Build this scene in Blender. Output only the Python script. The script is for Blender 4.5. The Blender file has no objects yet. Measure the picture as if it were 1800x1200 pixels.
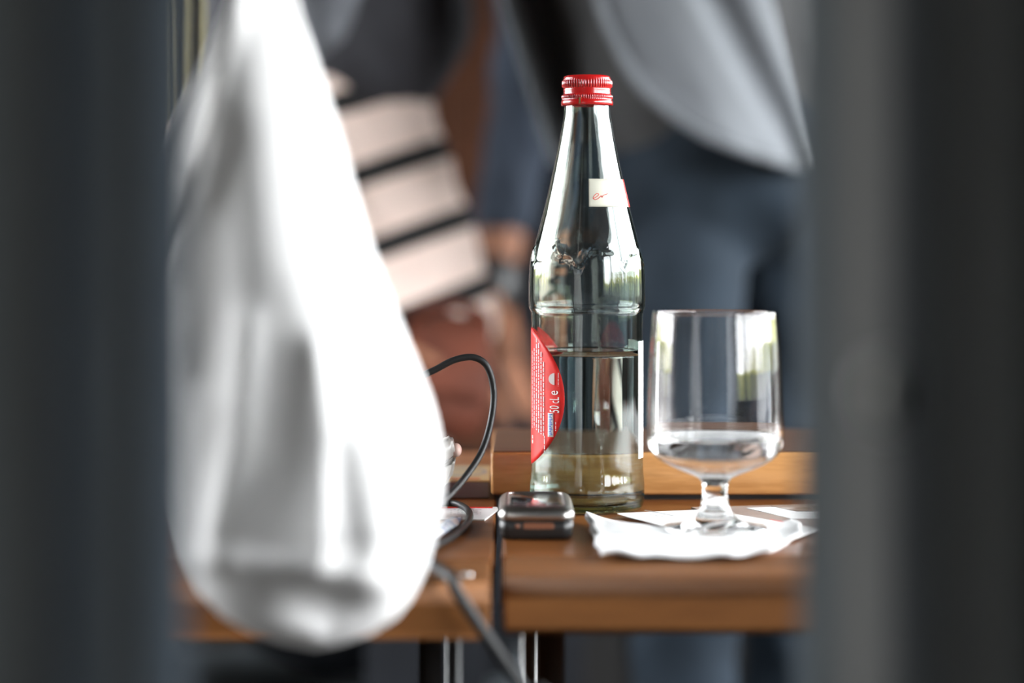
import bpy, bmesh, math, random
from mathutils import Vector, Matrix
random.seed(7)
sc = bpy.context.scene
PI = math.pi

# ------------------------------------------------------------------ camera
TH = 0.74                 # table height
CZ = TH + 0.158           # camera height
F = 4000.0                # focal length in pixels of the 1800 px frame
HY = 410.0                # horizon row
cam_d = bpy.data.cameras.new('camera')
cam_d.sensor_width = 36.0
cam_d.lens = 80.0
cam_d.shift_y = -(600.0 - HY) / 1800.0
cam_d.clip_start = 0.02
cam_d.dof.use_dof = True
cam_d.dof.focus_distance = 1.283
cam_d.dof.aperture_fstop = 2.9
cam_d.dof.aperture_blades = 0
cam = bpy.data.objects.new('camera', cam_d)
sc.collection.objects.link(cam)
cam.location = (0, 0, CZ)
cam.rotation_euler = (PI / 2, 0, 0)
sc.camera = cam

# ------------------------------------------------------------------ view, sampling helpers
sc.view_settings.view_transform = 'Standard'
sc.view_settings.look = 'None'
sc.view_settings.gamma = 1.0
sc.view_settings.use_curve_mapping = False
sc.view_settings.exposure = 0.0
sc.cycles.max_bounces = 14
sc.cycles.transmission_bounces = 14
sc.cycles.glossy_bounces = 6
sc.cycles.diffuse_bounces = 4
sc.cycles.transparent_max_bounces = 12
sc.cycles.use_denoising = True
sc.cycles.sample_clamp_indirect = 8.0
sc.cycles.blur_glossy = 0.5

# ------------------------------------------------------------------ world: bright hazy sky over a belt of trees
SKY = 21.0
w = bpy.data.worlds.new('sky')
sc.world = w
w.use_nodes = True
nt = w.node_tree
nt.nodes.clear()
out = nt.nodes.new('ShaderNodeOutputWorld')
bg = nt.nodes.new('ShaderNodeBackground')
tc = nt.nodes.new('ShaderNodeTexCoord')
sep = nt.nodes.new('ShaderNodeSeparateXYZ')
nt.links.new(tc.outputs['Generated'], sep.inputs[0])
noi = nt.nodes.new('ShaderNodeTexNoise')
noi.inputs['Scale'].default_value = 14.0
noi.inputs['Detail'].default_value = 5.0
nt.links.new(tc.outputs['Generated'], noi.inputs['Vector'])
ad = nt.nodes.new('ShaderNodeMath'); ad.operation = 'MULTIPLY_ADD'
ad.inputs[1].default_value = 0.12; ad.inputs[2].default_value = -0.06
nt.links.new(noi.outputs['Fac'], ad.inputs[0])
sm = nt.nodes.new('ShaderNodeMath'); sm.operation = 'ADD'
nt.links.new(sep.outputs['Z'], sm.inputs[0]); nt.links.new(ad.outputs[0], sm.inputs[1])
rmp = nt.nodes.new('ShaderNodeValToRGB')
e = rmp.color_ramp.elements
e[0].position = 0.0; e[0].color = (0.05, 0.055, 0.045, 1)
e[1].position = 1.0; e[1].color = (0.82, 0.91, 1.0, 1)
for p, c in ((0.01, (0.10, 0.11, 0.05, 1)), (0.035, (0.22, 0.22, 0.09, 1)), (0.05, (0.95, 0.97, 1.0, 1)), (0.4, (0.93, 0.97, 1.0, 1))):
    el = rmp.color_ramp.elements.new(p); el.color = c
nt.links.new(sm.outputs[0], rmp.inputs[0])
nt.links.new(rmp.outputs[0], bg.inputs['Color'])
bg.inputs['Strength'].default_value = SKY
nt.links.new(bg.outputs[0], out.inputs[0])

# ------------------------------------------------------------------ helpers
COL = sc.collection
def P(x, y, Y):
    """a point of the place, from where it stands in the frame and its distance"""
    return Vector(((x - 900.0) * Y / F, Y, CZ - (y - HY) * Y / F))

def tag(o, label=None, cat=None, group=None, kind=None):
    if label: o['label'] = label
    if cat: o['category'] = cat
    if group: o['group'] = group
    if kind: o['kind'] = kind
    return o

def empty(name, loc=(0, 0, 0), label=None, cat=None, group=None, kind=None):
    o = bpy.data.objects.new(name, None)
    o.empty_display_size = 0.02
    COL.objects.link(o)
    o.location = loc
    tag(o, label, cat, group, kind)
    return o

def link(name, me, mat=None, parent=None, smooth=False, kind=None):
    o = bpy.data.objects.new(name, me)
    COL.objects.link(o)
    if mat and not me.materials: me.materials.append(mat)
    if smooth:
        for p in me.polygons: p.use_smooth = True
    if parent:
        o.parent = parent
        o.matrix_parent_inverse = Matrix.Translation(parent.location).inverted()
    if kind: o['kind'] = kind
    return o

def frombm(name, bm, mat, parent=None, smooth=False, kind=None):
    bmesh.ops.recalc_face_normals(bm, faces=bm.faces)
    me = bpy.data.meshes.new(name)
    bm.to_mesh(me); bm.free()
    return link(name, me, mat, parent, smooth, kind)

def add_box(bm, c, s, rot=None):
    m = Matrix.Translation(c)
    if rot is not None: m = m @ rot
    m = m @ Matrix.Diagonal((s[0], s[1], s[2], 1))
    return bmesh.ops.create_cube(bm, size=1.0, matrix=m)['verts']

def box(name, lo, hi, mat, parent=None, bevel=0.0, seg=2, kind=None, smooth=False):
    bm = bmesh.new()
    add_box(bm, [(a + b) / 2 for a, b in zip(lo, hi)], [b - a for a, b in zip(lo, hi)])
    if bevel:
        bmesh.ops.bevel(bm, geom=bm.edges[:], offset=bevel, segments=seg, profile=0.5, affect='EDGES')
    return frombm(name, bm, mat, parent, smooth or bevel > 0 and seg > 2, kind)

def lathe_mesh(prof, seg=96, closed=True, fn=None):
    """prof: list of (r, z); a closed surface of revolution about z"""
    bm = bmesh.new()
    rings = []
    for (r, z) in prof:
        if r < 1e-6:
            rings.append([bm.verts.new((0, 0, z))]); continue
        row = []
        for k in range(seg):
            a = 2 * PI * k / seg
            rr = fn(r, z, a) if fn else r
            row.append(bm.verts.new((rr * math.cos(a), rr * math.sin(a), z)))
        rings.append(row)
    for a, b in zip(rings[:-1], rings[1:]):
        if len(a) == 1 and len(b) == 1: continue
        for k in range(seg):
            k2 = (k + 1) % seg
            if len(a) == 1: bm.faces.new((a[0], b[k2], b[k]))
            elif len(b) == 1: bm.faces.new((a[k], a[k2], b[0]))
            else: bm.faces.new((a[k], a[k2], b[k2], b[k]))
    return bm

def tube(name, pts, r, mat, parent=None, seg=12, sub=6, cyc=False, radii=None):
    """smooth tube through points (Catmull-Rom)"""
    pts = [Vector(p) for p in pts]
    path = []; rad = []
    n = len(pts)
    for i in range(n - 1):
        p0, p1, p2, p3 = pts[max(i - 1, 0)], pts[i], pts[i + 1], pts[min(i + 2, n - 1)]
        for k in range(sub):
            t = k / sub
            path.append(0.5 * ((2 * p1) + (p2 - p0) * t + (2 * p0 - 5 * p1 + 4 * p2 - p3) * t * t + (3 * p1 - p0 - 3 * p2 + p3) * t ** 3))
            rad.append((radii[i] * (1 - t) + radii[i + 1] * t) if radii else r)
    path.append(pts[-1]); rad.append(radii[-1] if radii else r)
    bm = bmesh.new()
    tg = (path[1] - path[0]).normalized()
    nrm = tg.orthogonal().normalized()
    rows = []
    for i, p in enumerate(path):
        t = (path[min(i + 1, len(path) - 1)] - path[max(i - 1, 0)]).normalized()
        nrm = (nrm - t * nrm.dot(t)).normalized()
        b = t.cross(nrm)
        rows.append([bm.verts.new(p + (nrm * math.cos(2 * PI * k / seg) + b * math.sin(2 * PI * k / seg)) * rad[i]) for k in range(seg)])
    for a, b in zip(rows[:-1], rows[1:]):
        for k in range(seg):
            bm.faces.new((a[k], a[(k + 1) % seg], b[(k + 1) % seg], b[k]))
    bm.faces.new(rows[0]); bm.faces.new(rows[-1])
    return frombm(name, bm, mat, parent, True)

def grid_sheet(name, rows, mat, parent=None, thick=0.0, smooth=True, subsurf=0):
    """rows: list of lists of points -> a sheet with real thickness"""
    bm = bmesh.new()
    vs = [[bm.verts.new(p) for p in r] for r in rows]
    for a, b in zip(vs[:-1], vs[1:]):
        for k in range(len(a) - 1):
            bm.faces.new((a[k], a[k + 1], b[k + 1], b[k]))
    if thick:
        bm.normal_update()
        nr = [[v.normal.copy() for v in r] for r in vs]
        ws = [[bm.verts.new(v.co - q * thick) for v, q in zip(r, nn)] for r, nn in zip(vs, nr)]
        for a, b in zip(ws[:-1], ws[1:]):
            for k in range(len(a) - 1):
                bm.faces.new((a[k], b[k], b[k + 1], a[k + 1]))
        rim = [(vs[0][k], ws[0][k]) for k in range(len(vs[0]))] + [(r[-1], q[-1]) for r, q in zip(vs[1:], ws[1:])] \
            + [(vs[-1][k], ws[-1][k]) for k in range(len(vs[-1]) - 2, -1, -1)] + [(vs[j][0], ws[j][0]) for j in range(len(vs) - 2, 0, -1)]
        for (a, c), (b, d) in zip(rim, rim[1:] + rim[:1]):
            bm.faces.new((a, c, d, b))
    return frombm(name, bm, mat, parent, smooth)

# ---- bodies: overlapping tapered limbs fused into one continuous surface
def limb(bm, p0, r0, p1, r1, seg=14, cap=5, flat=None):
    p0 = Vector(p0); p1 = Vector(p1)
    d = p1 - p0
    L = d.length
    t = d.normalized() if L > 1e-6 else Vector((0, 0, 1))
    n = t.orthogonal().normalized()
    if abs(t.z) < 0.95: n = t.cross(Vector((0, 0, 1))).normalized()
    else: n = (Vector((1, 0, 0)) - t * t.x).normalized()
    b = t.cross(n)
    fn, fb = flat or (1, 1)
    prof = []
    for i in range(1, cap + 1):
        a = -PI / 2 + PI / 2 * i / cap
        prof.append((r0 * math.cos(a), r0 * math.sin(a)))
    for i in range(0, cap):
        a = PI / 2 * i / cap
        prof.append((r1 * math.cos(a), L + r1 * math.sin(a)))
    s = bm.verts.new(p0 - t * r0)
    rows = []
    for (r, h) in prof:
        rows.append([bm.verts.new(p0 + t * h + (n * math.cos(2 * PI * k / seg) * fn + b * math.sin(2 * PI * k / seg) * fb) * r) for k in range(seg)])
    e_ = bm.verts.new(p1 + t * r1)
    for k in range(seg): bm.faces.new((s, rows[0][(k + 1) % seg], rows[0][k]))
    for a, c in zip(rows[:-1], rows[1:]):
        for k in range(seg): bm.faces.new((a[k], a[(k + 1) % seg], c[(k + 1) % seg], c[k]))
    for k in range(seg): bm.faces.new((rows[-1][k], rows[-1][(k + 1) % seg], e_))

def fuse(name, bm, mat, parent, voxel=0.009, it=4, fold=None):
    bmesh.ops.recalc_face_normals(bm, faces=bm.faces)
    me = bpy.data.meshes.new(name + '_src')
    bm.to_mesh(me); bm.free()
    tmp = bpy.data.objects.new(name + '_src', me)
    COL.objects.link(tmp)
    m = tmp.modifiers.new('r', 'REMESH'); m.mode = 'VOXEL'; m.voxel_size = voxel
    s = tmp.modifiers.new('s', 'SMOOTH'); s.factor = 0.6; s.iterations = it
    dg = bpy.context.evaluated_depsgraph_get()
    dg.update()
    ev = tmp.evaluated_get(dg)
    me2 = bpy.data.meshes.new_from_object(ev)
    bpy.data.objects.remove(tmp); bpy.data.meshes.remove(me)
    me2.name = name
    if fold:
        nn = [v.normal.copy() for v in me2.vertices]
        cc = [v.co.copy() for v in me2.vertices]
        me2.vertices.foreach_set('co', [q for c, k in zip(cc, nn) for q in (c + k * fold(c))])
        me2.update()
    me2.materials.clear()
    return link(name, me2, mat, parent, True)

# ---- materials
def mat(name, col, rough=0.5, metal=0.0, var=0.0, vscale=20.0, bump=0.0, bscale=60.0, trans=0.0, spec=0.5, coat=0.0, sheen=0.0, stretch=(1, 1, 1), col2=None):
    m = bpy.data.materials.new(name)
    m.use_nodes = True
    n = m.node_tree
    b = n.nodes['Principled BSDF']
    b.inputs['Base Color'].default_value = (*col, 1)
    b.inputs['Roughness'].default_value = rough
    b.inputs['Metallic'].default_value = metal
    b.inputs['Specular IOR Level'].default_value = spec
    b.inputs['Coat Weight'].default_value = coat
    b.inputs['Coat Roughness'].default_value = 0.12
    b.inputs['Sheen Weight'].default_value = sheen
    t = n.nodes.new('ShaderNodeTexCoord')
    mp = n.nodes.new('ShaderNodeMapping')
    mp.inputs['Scale'].default_value = stretch
    n.links.new(t.outputs['Object'], mp.inputs[0])
    if var or col2:
        no = n.nodes.new('ShaderNodeTexNoise')
        no.inputs['Scale'].default_value = vscale
        no.inputs['Detail'].default_value = 6
        n.links.new(mp.outputs[0], no.inputs['Vector'])
        rp = n.nodes.new('ShaderNodeValToRGB')
        c2 = col2 or tuple(c * (1 - var) for c in col)
        c1 = col if col2 else tuple(min(1, c * (1 + var)) for c in col)
        rp.color_ramp.elements[0].position = 0.35; rp.color_ramp.elements[0].color = (*c2, 1)
        rp.color_ramp.elements[1].position = 0.65; rp.color_ramp.elements[1].color = (*c1, 1)
        n.links.new(no.outputs['Fac'], rp.inputs[0])
        n.links.new(rp.outputs[0], b.inputs['Base Color'])
    if bump:
        nb = n.nodes.new('ShaderNodeTexNoise')
        nb.inputs['Scale'].default_value = bscale
        nb.inputs['Detail'].default_value = 4
        n.links.new(mp.outputs[0], nb.inputs['Vector'])
        bp = n.nodes.new('ShaderNodeBump')
        bp.inputs['Strength'].default_value = bump
        bp.inputs['Distance'].default_value = 0.002
        n.links.new(nb.outputs['Fac'], bp.inputs['Height'])
        n.links.new(bp.outputs[0], b.inputs['Normal'])
    return m

def wood(name, c1, c2, rough=0.28, coat=0.5, scale=1.0, axis='X'):
    m = bpy.data.materials.new(name)
    m.use_nodes = True
    n = m.node_tree
    b = n.nodes['Principled BSDF']
    t = n.nodes.new('ShaderNodeTexCoord')
    mp = n.nodes.new('ShaderNodeMapping')
    st = (6 * scale, 90 * scale, 90 * scale) if axis == 'X' else (90 * scale, 6 * scale, 90 * scale)
    mp.inputs['Scale'].default_value = st
    n.links.new(t.outputs['Object'], mp.inputs[0])
    n1 = n.nodes.new('ShaderNodeTexNoise'); n1.inputs['Scale'].default_value = 1.0; n1.inputs['Detail'].default_value = 7; n1.inputs['Distortion'].default_value = 0.6
    n.links.new(mp.outputs[0], n1.inputs['Vector'])
    mp2 = n.nodes.new('ShaderNodeMapping')
    mp2.inputs['Scale'].default_value = tuple(s * f for s, f in zip(st, (10, 6, 6)))
    n.links.new(t.outputs['Object'], mp2.inputs[0])
    n2 = n.nodes.new('ShaderNodeTexNoise'); n2.inputs['Scale'].default_value = 1.0; n2.inputs['Detail'].default_value = 3
    n.links.new(mp2.outputs[0], n2.inputs['Vector'])
    mx = n.nodes.new('ShaderNodeMath'); mx.operation = 'MULTIPLY_ADD'; mx.inputs[1].default_value = 0.45
    n.links.new(n2.outputs['Fac'], mx.inputs[0]); n.links.new(n1.outputs['Fac'], mx.inputs[2])
    rp = n.nodes.new('ShaderNodeValToRGB')
    rp.color_ramp.elements[0].position = 0.52; rp.color_ramp.elements[0].color = (*c2, 1)
    rp.color_ramp.elements[1].position = 0.86; rp.color_ramp.elements[1].color = (*c1, 1)
    n.links.new(mx.outputs[0], rp.inputs[0])
    n.links.new(rp.outputs[0], b.inputs['Base Color'])
    b.inputs['Roughness'].default_value = rough
    b.inputs['Coat Weight'].default_value = coat
    b.inputs['Coat Roughness'].default_value = 0.12
    b.inputs['Specular IOR Level'].default_value = 0.16
    bp = n.nodes.new('ShaderNodeBump'); bp.inputs['Strength'].default_value = 0.06; bp.inputs['Distance'].default_value = 0.001
    n.links.new(mx.outputs[0], bp.inputs['Height']); n.links.new(bp.outputs[0], b.inputs['Normal'])
    return m

def glassmat(name, col=(1, 1, 1), ior=1.5, absorb=None, dens=0.0, bump=0.0, bscale=30.0):
    m = bpy.data.materials.new(name)
    m.use_nodes = True
    n = m.node_tree
    n.nodes.remove(n.nodes['Principled BSDF'])
    o = n.nodes['Material Output']
    g = n.nodes.new('ShaderNodeBsdfGlass')
    g.inputs['Color'].default_value = (*col, 1)
    g.inputs['Roughness'].default_value = 0.0
    g.inputs['IOR'].default_value = ior
    n.links.new(g.outputs[0], o.inputs['Surface'])
    if absorb:
        v = n.nodes.new('ShaderNodeVolumeAbsorption')
        v.inputs['Color'].default_value = (*absorb, 1)
        v.inputs['Density'].default_value = dens
        n.links.new(v.outputs[0], o.inputs['Volume'])
    if bump:
        t = n.nodes.new('ShaderNodeTexCoord')
        mp = n.nodes.new('ShaderNodeMapping'); mp.inputs['Scale'].default_value = (1, 1, 0.28)
        n.links.new(t.outputs['Object'], mp.inputs[0])
        nb = n.nodes.new('ShaderNodeTexNoise'); nb.inputs['Scale'].default_value = bscale; nb.inputs['Detail'].default_value = 1
        n.links.new(mp.outputs[0], nb.inputs['Vector'])
        bp = n.nodes.new('ShaderNodeBump'); bp.inputs['Strength'].default_value = bump; bp.inputs['Distance'].default_value = 0.002
        n.links.new(nb.outputs['Fac'], bp.inputs['Height']); n.links.new(bp.outputs[0], g.inputs['Normal'])
    return m

def clothmat(name, col, transl=0.3, bump=0.3):
    m = mat(name, col, rough=0.8, bump=bump, bscale=140, spec=0.2)
    n = m.node_tree
    b = n.nodes['Principled BSDF']; o = n.nodes['Material Output']
    tr = n.nodes.new('ShaderNodeBsdfTranslucent'); tr.inputs['Color'].default_value = (*col, 1)
    mx = n.nodes.new('ShaderNodeMixShader'); mx.inputs[0].default_value = transl
    n.links.new(b.outputs[0], mx.inputs[1]); n.links.new(tr.outputs[0], mx.inputs[2])
    n.links.new(mx.outputs[0], o.inputs['Surface'])
    return m

M = {}
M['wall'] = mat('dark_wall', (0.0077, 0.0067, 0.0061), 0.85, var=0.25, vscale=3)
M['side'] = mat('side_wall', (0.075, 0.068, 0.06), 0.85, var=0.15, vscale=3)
M['ceil'] = mat('ceiling_paint', (0.10, 0.09, 0.08), 0.9, var=0.1, vscale=4)
M['floor'] = wood('floor_boards', (0.022, 0.018, 0.016), (0.011, 0.009, 0.008), 0.6, 0.0, 0.3)
M['frame_paint'] = mat('window_paint', (0.06, 0.06, 0.06), 0.5, var=0.1)

# ------------------------------------------------------------------ the room
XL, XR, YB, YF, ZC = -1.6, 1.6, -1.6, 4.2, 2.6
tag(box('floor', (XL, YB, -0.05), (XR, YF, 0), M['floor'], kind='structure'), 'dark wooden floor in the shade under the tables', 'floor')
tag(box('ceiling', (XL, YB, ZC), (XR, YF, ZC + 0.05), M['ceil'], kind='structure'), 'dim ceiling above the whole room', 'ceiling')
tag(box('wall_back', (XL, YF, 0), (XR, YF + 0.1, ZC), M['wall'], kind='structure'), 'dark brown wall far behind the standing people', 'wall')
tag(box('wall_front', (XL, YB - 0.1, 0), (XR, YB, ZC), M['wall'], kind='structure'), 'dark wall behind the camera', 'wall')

def window_wall(side, X0, X1, wy0, wy1, z0, z1, wname):
    bm = bmesh.new()
    def b(y0, y1, a, c): add_box(bm, ((X0 + X1) / 2, (y0 + y1) / 2, (a + c) / 2), (X1 - X0, y1 - y0, c - a))
    b(YB, wy0, 0, ZC); b(wy1, YF, 0, ZC); b(wy0, wy1, 0, z0); b(wy0, wy1, z1, ZC)
    tag(frombm('wall_' + side, bm, M['side'], kind='structure'), 'dark side wall with a wide window, on the %s' % side, 'wall')
    w_ = empty(wname, ((X0 + X1) / 2, wy0, z0), 'wide dark framed window in the %s wall' % side, 'window', kind='structure')
    xm = (X0 + X1) / 2
    t = 0.03
    box('window_frame', (xm - t, wy0, z0), (xm + t, wy1, z0 + 0.05), M['frame_paint'], w_)
    box('window_frame', (xm - t, wy0, z1 - 0.05), (xm + t, wy1, z1), M['frame_paint'], w_)
    box('window_frame', (xm - t, wy0, z0 + .05), (xm + t, wy0 + 0.05, z1 - .05), M['frame_paint'], w_)
    box('window_frame', (xm - t, wy1 - 0.05, z0 + .05), (xm + t, wy1, z1 - .05), M['frame_paint'], w_)
    n = max(1, round((wy1 - wy0) / 1.2))
    for i in range(1, n):
        y = wy0 + (wy1 - wy0) * i / n
        box('mullion', (xm - t, y - 0.022, z0 + .05), (xm + t, y + 0.022, z1 - .05), M['frame_paint'], w_)
window_wall('left', XL - 0.12, XL, 1.08, 3.00, 0.74, 1.85, 'window_1')
window_wall('right', XR, XR + 0.12, -1.25, 3.00, 0.74, 1.85, 'window_2')

# wood column and pale curtain on the back wall
M['column'] = wood('column_wood', (0.085, 0.030, 0.013), (0.045, 0.017, 0.008), 0.6, 0.0, 0.25, 'Y')
col_l = P(735, 400, 4.15).x; col_r = P(885, 400, 4.15).x
c_ = empty('trim_1', ((col_l + col_r) / 2, 4.15, 0), 'reddish brown wooden column against the dark back wall', 'column', kind='structure')
wdt = (col_r - col_l) / 3
for i in range(3):
    box('plank', (col_l + wdt * i + 0.002, 4.10 + (0.008 if i == 1 else 0), 0), (col_l + wdt * (i + 1) - 0.002, 4.2, ZC), M['column'], c_, bevel=0.004, seg=2)

M['curtain'] = mat('curtain_cloth', (0.26, 0.235, 0.13), 0.9, var=0.1, bump=0.2)
rows = []
for j in range(12):
    z = 0.99 + (ZC - 1.0) * j / 11
    rows.append([Vector((P(262 + 92 * i / 40, 0, 1.9).x + 0.004 * math.sin(j * .9 + i * .2), 1.9 + 0.010 * math.sin(i * 2 * PI / 10), z)) for i in range(41)])
cu = grid_sheet('curtain', rows, M['curtain'], None, 0.003)
tag(cu, 'pale olive curtain strip hanging blurred left of the white bag', 'curtain')

# ------------------------------------------------------------------ the two dark door leaves the view passes between
M['slate'] = mat('slate_paint', (0.0492, 0.0556, 0.0580), 0.95, spec=0.04, var=0.1, vscale=5)
M['slate2'] = mat('charcoal_paint', (0.0478, 0.0533, 0.0572), 0.95, spec=0.04, var=0.1, vscale=5)
M['slate3'] = mat('brown_black_paint', (0.1214, 0.1149, 0.1029), 0.95, spec=0.04, var=0.1, vscale=5)
M['slateL'] = mat('blue_slate_paint', (0.0725, 0.0905, 0.1108), 0.95, spec=0.04, var=0.1, vscale=5)
M['slateL2'] = mat('grey_slate_paint', (0.1196, 0.1266, 0.1288), 0.95, spec=0.04, var=0.1, vscale=5)
M['umberL'] = mat('umber_paint', (0.0494, 0.0455, 0.0403), 0.95, spec=0.04, var=0.1, vscale=5)
M['charL'] = mat('soft_black_paint', (0.0333, 0.0363, 0.0367), 0.95, spec=0.04, var=0.1, vscale=5)
M['charR'] = mat('raised_charcoal_paint', (0.2000, 0.2080, 0.2080), 0.95, spec=0.04, var=0.1, vscale=5)  # charcoal made paler to offset the little light on the rear board
M['strip'] = mat('grey_edge_paint', (0.0928, 0.0910, 0.0869), 0.95, spec=0.05, var=0.08, vscale=5)
M['brass'] = mat('dull_steel', (0.62, 0.61, 0.58), 0.6, 0.2)
def leaf(name, sgn, xin, bands, label, rail_z):
    e_ = empty(name, (sgn * (xin + 0.03), 0.3, 0), label, 'door', kind='structure')
    for (y0, y1, dx, m_) in bands:
        xi = xin + dx
        lo = (min(sgn * xi, sgn * (xin + 0.045)), y0, 0.01)
        hi = (max(sgn * xi, sgn * (xin + 0.045)), y1, 2.05)
        box('board', lo, hi, M[m_], e_, bevel=0.0015, seg=1)
    return e_
dl = leaf('door_1', -1, 0.088, [(0.545, 0.62, 0.0, 'slateL'), (0.500, 0.5445, 0.003, 'slateL2'), (0.462, 0.4995, 0.0, 'slateL'), (0.425, 0.4615, 0.004, 'umberL'), (0.35, 0.4245, 0.0, 'charL')],
          'dark slate painted door leaf of upright boards, out of focus at the left', 0)
dr = leaf('door_2', 1, 0.085, [(0.600, 0.675, 0.0, 'slate'), (0.520, 0.5995, 0.002, 'strip'), (0.458, 0.5195, 0.0, 'slate2'), (0.425, 0.4575, 0.004, 'slate3'), (0.34, 0.4245, 0.0, 'charR')],
          'dark slate painted door leaf with a round lock, out of focus at the right', 0)
# round lock on the right leaf
bm = lathe_mesh([(0, 0), (0.0066, 0), (0.0066, 0.002), (0.0058, 0.0045), (0.004, 0.006), (0.002, 0.0064), (0, 0.0064)], 32)
bmesh.ops.rotate(bm, verts=bm.verts, cent=(0, 0, 0), matrix=Matrix.Rotation(-PI / 2, 3, 'Y'))
bmesh.ops.translate(bm, verts=bm.verts, vec=(0.085, 0.507, P(1570, 690, 0.507).z))
tag(frombm('lock_cylinder', bm, M['brass'], dr, True), 'dull round metal lock')

# ------------------------------------------------------------------ tables
M['top'] = wood('table_wood', (0.200, 0.072, 0.020), (0.140, 0.048, 0.0125), 0.28, 0.0)
M['edge'] = wood('table_edge_wood', (0.160, 0.062, 0.017), (0.115, 0.043, 0.0115), 0.6, 0.0)
M['chrome'] = mat('chrome', (0.40, 0.39, 0.38), 0.2, 1.0)
M['steel'] = mat('dark_steel', (0.10, 0.10, 0.10), 0.35, 0.9)
def table(name, x0, x1, y0, y1, th, label, legs, legmat, legr):
    e_ = empty(name, ((x0 + x1) / 2, (y0 + y1) / 2, 0), label, 'table')
    bw = 0.075
    box('tabletop_panel', (x0, y0 + bw + 0.0004, TH - th), (x1, y1, TH), M['top'], e_, bevel=0.0015, seg=2)
    # front lipping with a generous round-over, extruded along x
    bm = bmesh.new()
    prof = [(y0 + bw, TH - th), (y0 + bw, TH)]
    R = 0.009
    for k in range(7):
        a = PI / 2 * k / 6
        prof.append((y0 + R - R * math.sin(a), TH - R + R * math.cos(a)))
    r2 = 0.003
    for k in range(5):
        a = PI / 2 * k / 4
        prof.append((y0 + r2 - r2 * math.cos(a), TH - th + r2 - r2 * math.sin(a)))
    A = [bm.verts.new((x0 + 0.001, y, z)) for y, z in prof]
    B = [bm.verts.new((x1 - 0.001, y, z)) for y, z in prof]
    n = len(prof)
    for k in range(n): bm.faces.new((A[k], A[(k + 1) % n], B[(k + 1) % n], B[k]))
    fa = bm.faces.new(A); fb = bm.faces.new(B)
    bmesh.ops.bevel(bm, geom=[e for e in fa.edges] + [e for e in fb.edges], offset=0.0012, segments=2, affect='EDGES')
    ed = frombm('edge_band', bm, M['edge'], e_, False)
    for p in ed.data.polygons: p.use_smooth = len(p.vertices) == 4 and p.area < 0.01 * 0.8
    # apron set far back, under the top
    box('apron', (x0 + 0.06, y1 - 0.12, TH - th - 0.06), (x1 - 0.06, y1 - 0.10, TH - th), M['steel'], e_)
    for (lx, ly) in legs:
        bm = lathe_mesh([(0, 0), (legr * 1.25, 0), (legr * 1.25, 0.012), (legr, 0.016), (legr, TH - th), (0, TH - th)], 24)
        bmesh.ops.translate(bm, verts=bm.verts, vec=(lx, ly, 0))
        frombm('leg', bm, legmat, e_, True)
    return e_
table('wooden_table', -0.005, 0.85, 1.040, 1.645, 0.0255, 'brown lacquered wooden table under the bottle and the glass',
      [(P(968, 1150, 1.12).x, 1.12), (0.80, 1.12), (0.80, 1.58), (P(932, 1150, 1.56).x, 1.56)], M['chrome'], 0.0068)
table('wooden_table', -0.95, -0.009, 1.026, 1.645, 0.0255, 'brown lacquered wooden table behind the white bag, left of the joint',
      [(P(757, 1150, 1.15).x, 1.15), (-0.90, 1.12), (-0.90, 1.58), (P(795, 1150, 1.58).x, 1.58)], M['steel'], 0.006)

# thick beech board behind the bottle, on two dark runners
M['beech'] = wood('beech_wood', (0.54, 0.270, 0.098), (0.39, 0.18, 0.06), 0.32, 0.35, 1.3)
M['black'] = mat('black_plastic', (0.012, 0.012, 0.012), 0.35, var=0.1)
by0, by1 = 1.347, 1.505
bd = empty('wooden_board', (0.16, (by0 + by1) / 2, TH), 'thick pale beech board lying behind the bottle and the glass', 'board')
bx0, bx1 = P(863, 800, by0).x, 0.36
box('board_body', (bx0, by0, TH + 0.0032), (bx1, by1, TH + 0.0285), M['beech'], bd, bevel=0.002, seg=3)
M['beech_shaded'] = wood('shaded_beech_wood', (0.115, 0.058, 0.034), (0.08, 0.04, 0.024), 0.35, 0.0, 1.0)  # board top darkened by colour, as too much light falls on it
box('top_shade_sheet', (bx0 + 0.0012, by0 + 0.0012, TH + 0.0283), (bx1 - 0.0012, by1 - 0.0012, TH + 0.0291), M['beech_shaded'], bd, bevel=0.0003, seg=1)
for y in (by0 + 0.012, by1 - 0.012):
    box('runner', (bx0 + 0.004, y - 0.006, TH), (bx1 - 0.004, y + 0.006, TH + 0.0034), M['black'], bd)

# ------------------------------------------------------------------ the water bottle
BY = 1.307
BX = P(1032, 600, BY).x
SC = BY / F                                 # metres per pixel at the bottle
def bz(y): return (CZ - TH) - (y - HY) * SC  # height above the table of a row
M['bglass'] = glassmat('bottle_glass', (0.985, 1.0, 0.992), 1.5, (0.35, 0.80, 0.62), 26.0, 0.12, 45.0)
M['water'] = glassmat('water', (1, 1, 1), 1.333, (0.47, 0.62, 0.60), 12.5)
M['cap'] = mat('red_enamel', (0.46, 0.010, 0.010), 0.25, 0.0, coat=0.5, spec=0.5)
M['gold'] = mat('gold_metal', (0.75, 0.6, 0.3), 0.3, 1.0)
M['red_label'] = mat('red_label_print', (0.72, 0.022, 0.018), 0.45, var=0.12, vscale=160, spec=0.3)
M['white_print'] = mat('white_print', (0.86, 0.86, 0.84), 0.5, var=0.03)
M['blue_print'] = mat('blue_print', (0.16, 0.27, 0.66), 0.5, var=0.05)
M['cream'] = mat('cream_paper', (0.52, 0.515, 0.43), 0.5, var=0.03, vscale=80, spec=0.3)
M['paper'] = mat('white_paper', (0.88, 0.88, 0.87), 0.6, var=0.02)
M['grey_print'] = mat('grey_print', (0.35, 0.35, 0.36), 0.6, var=0.1)
M['dark_print'] = mat('dark_print', (0.06, 0.06, 0.065), 0.6, var=0.1)

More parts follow.
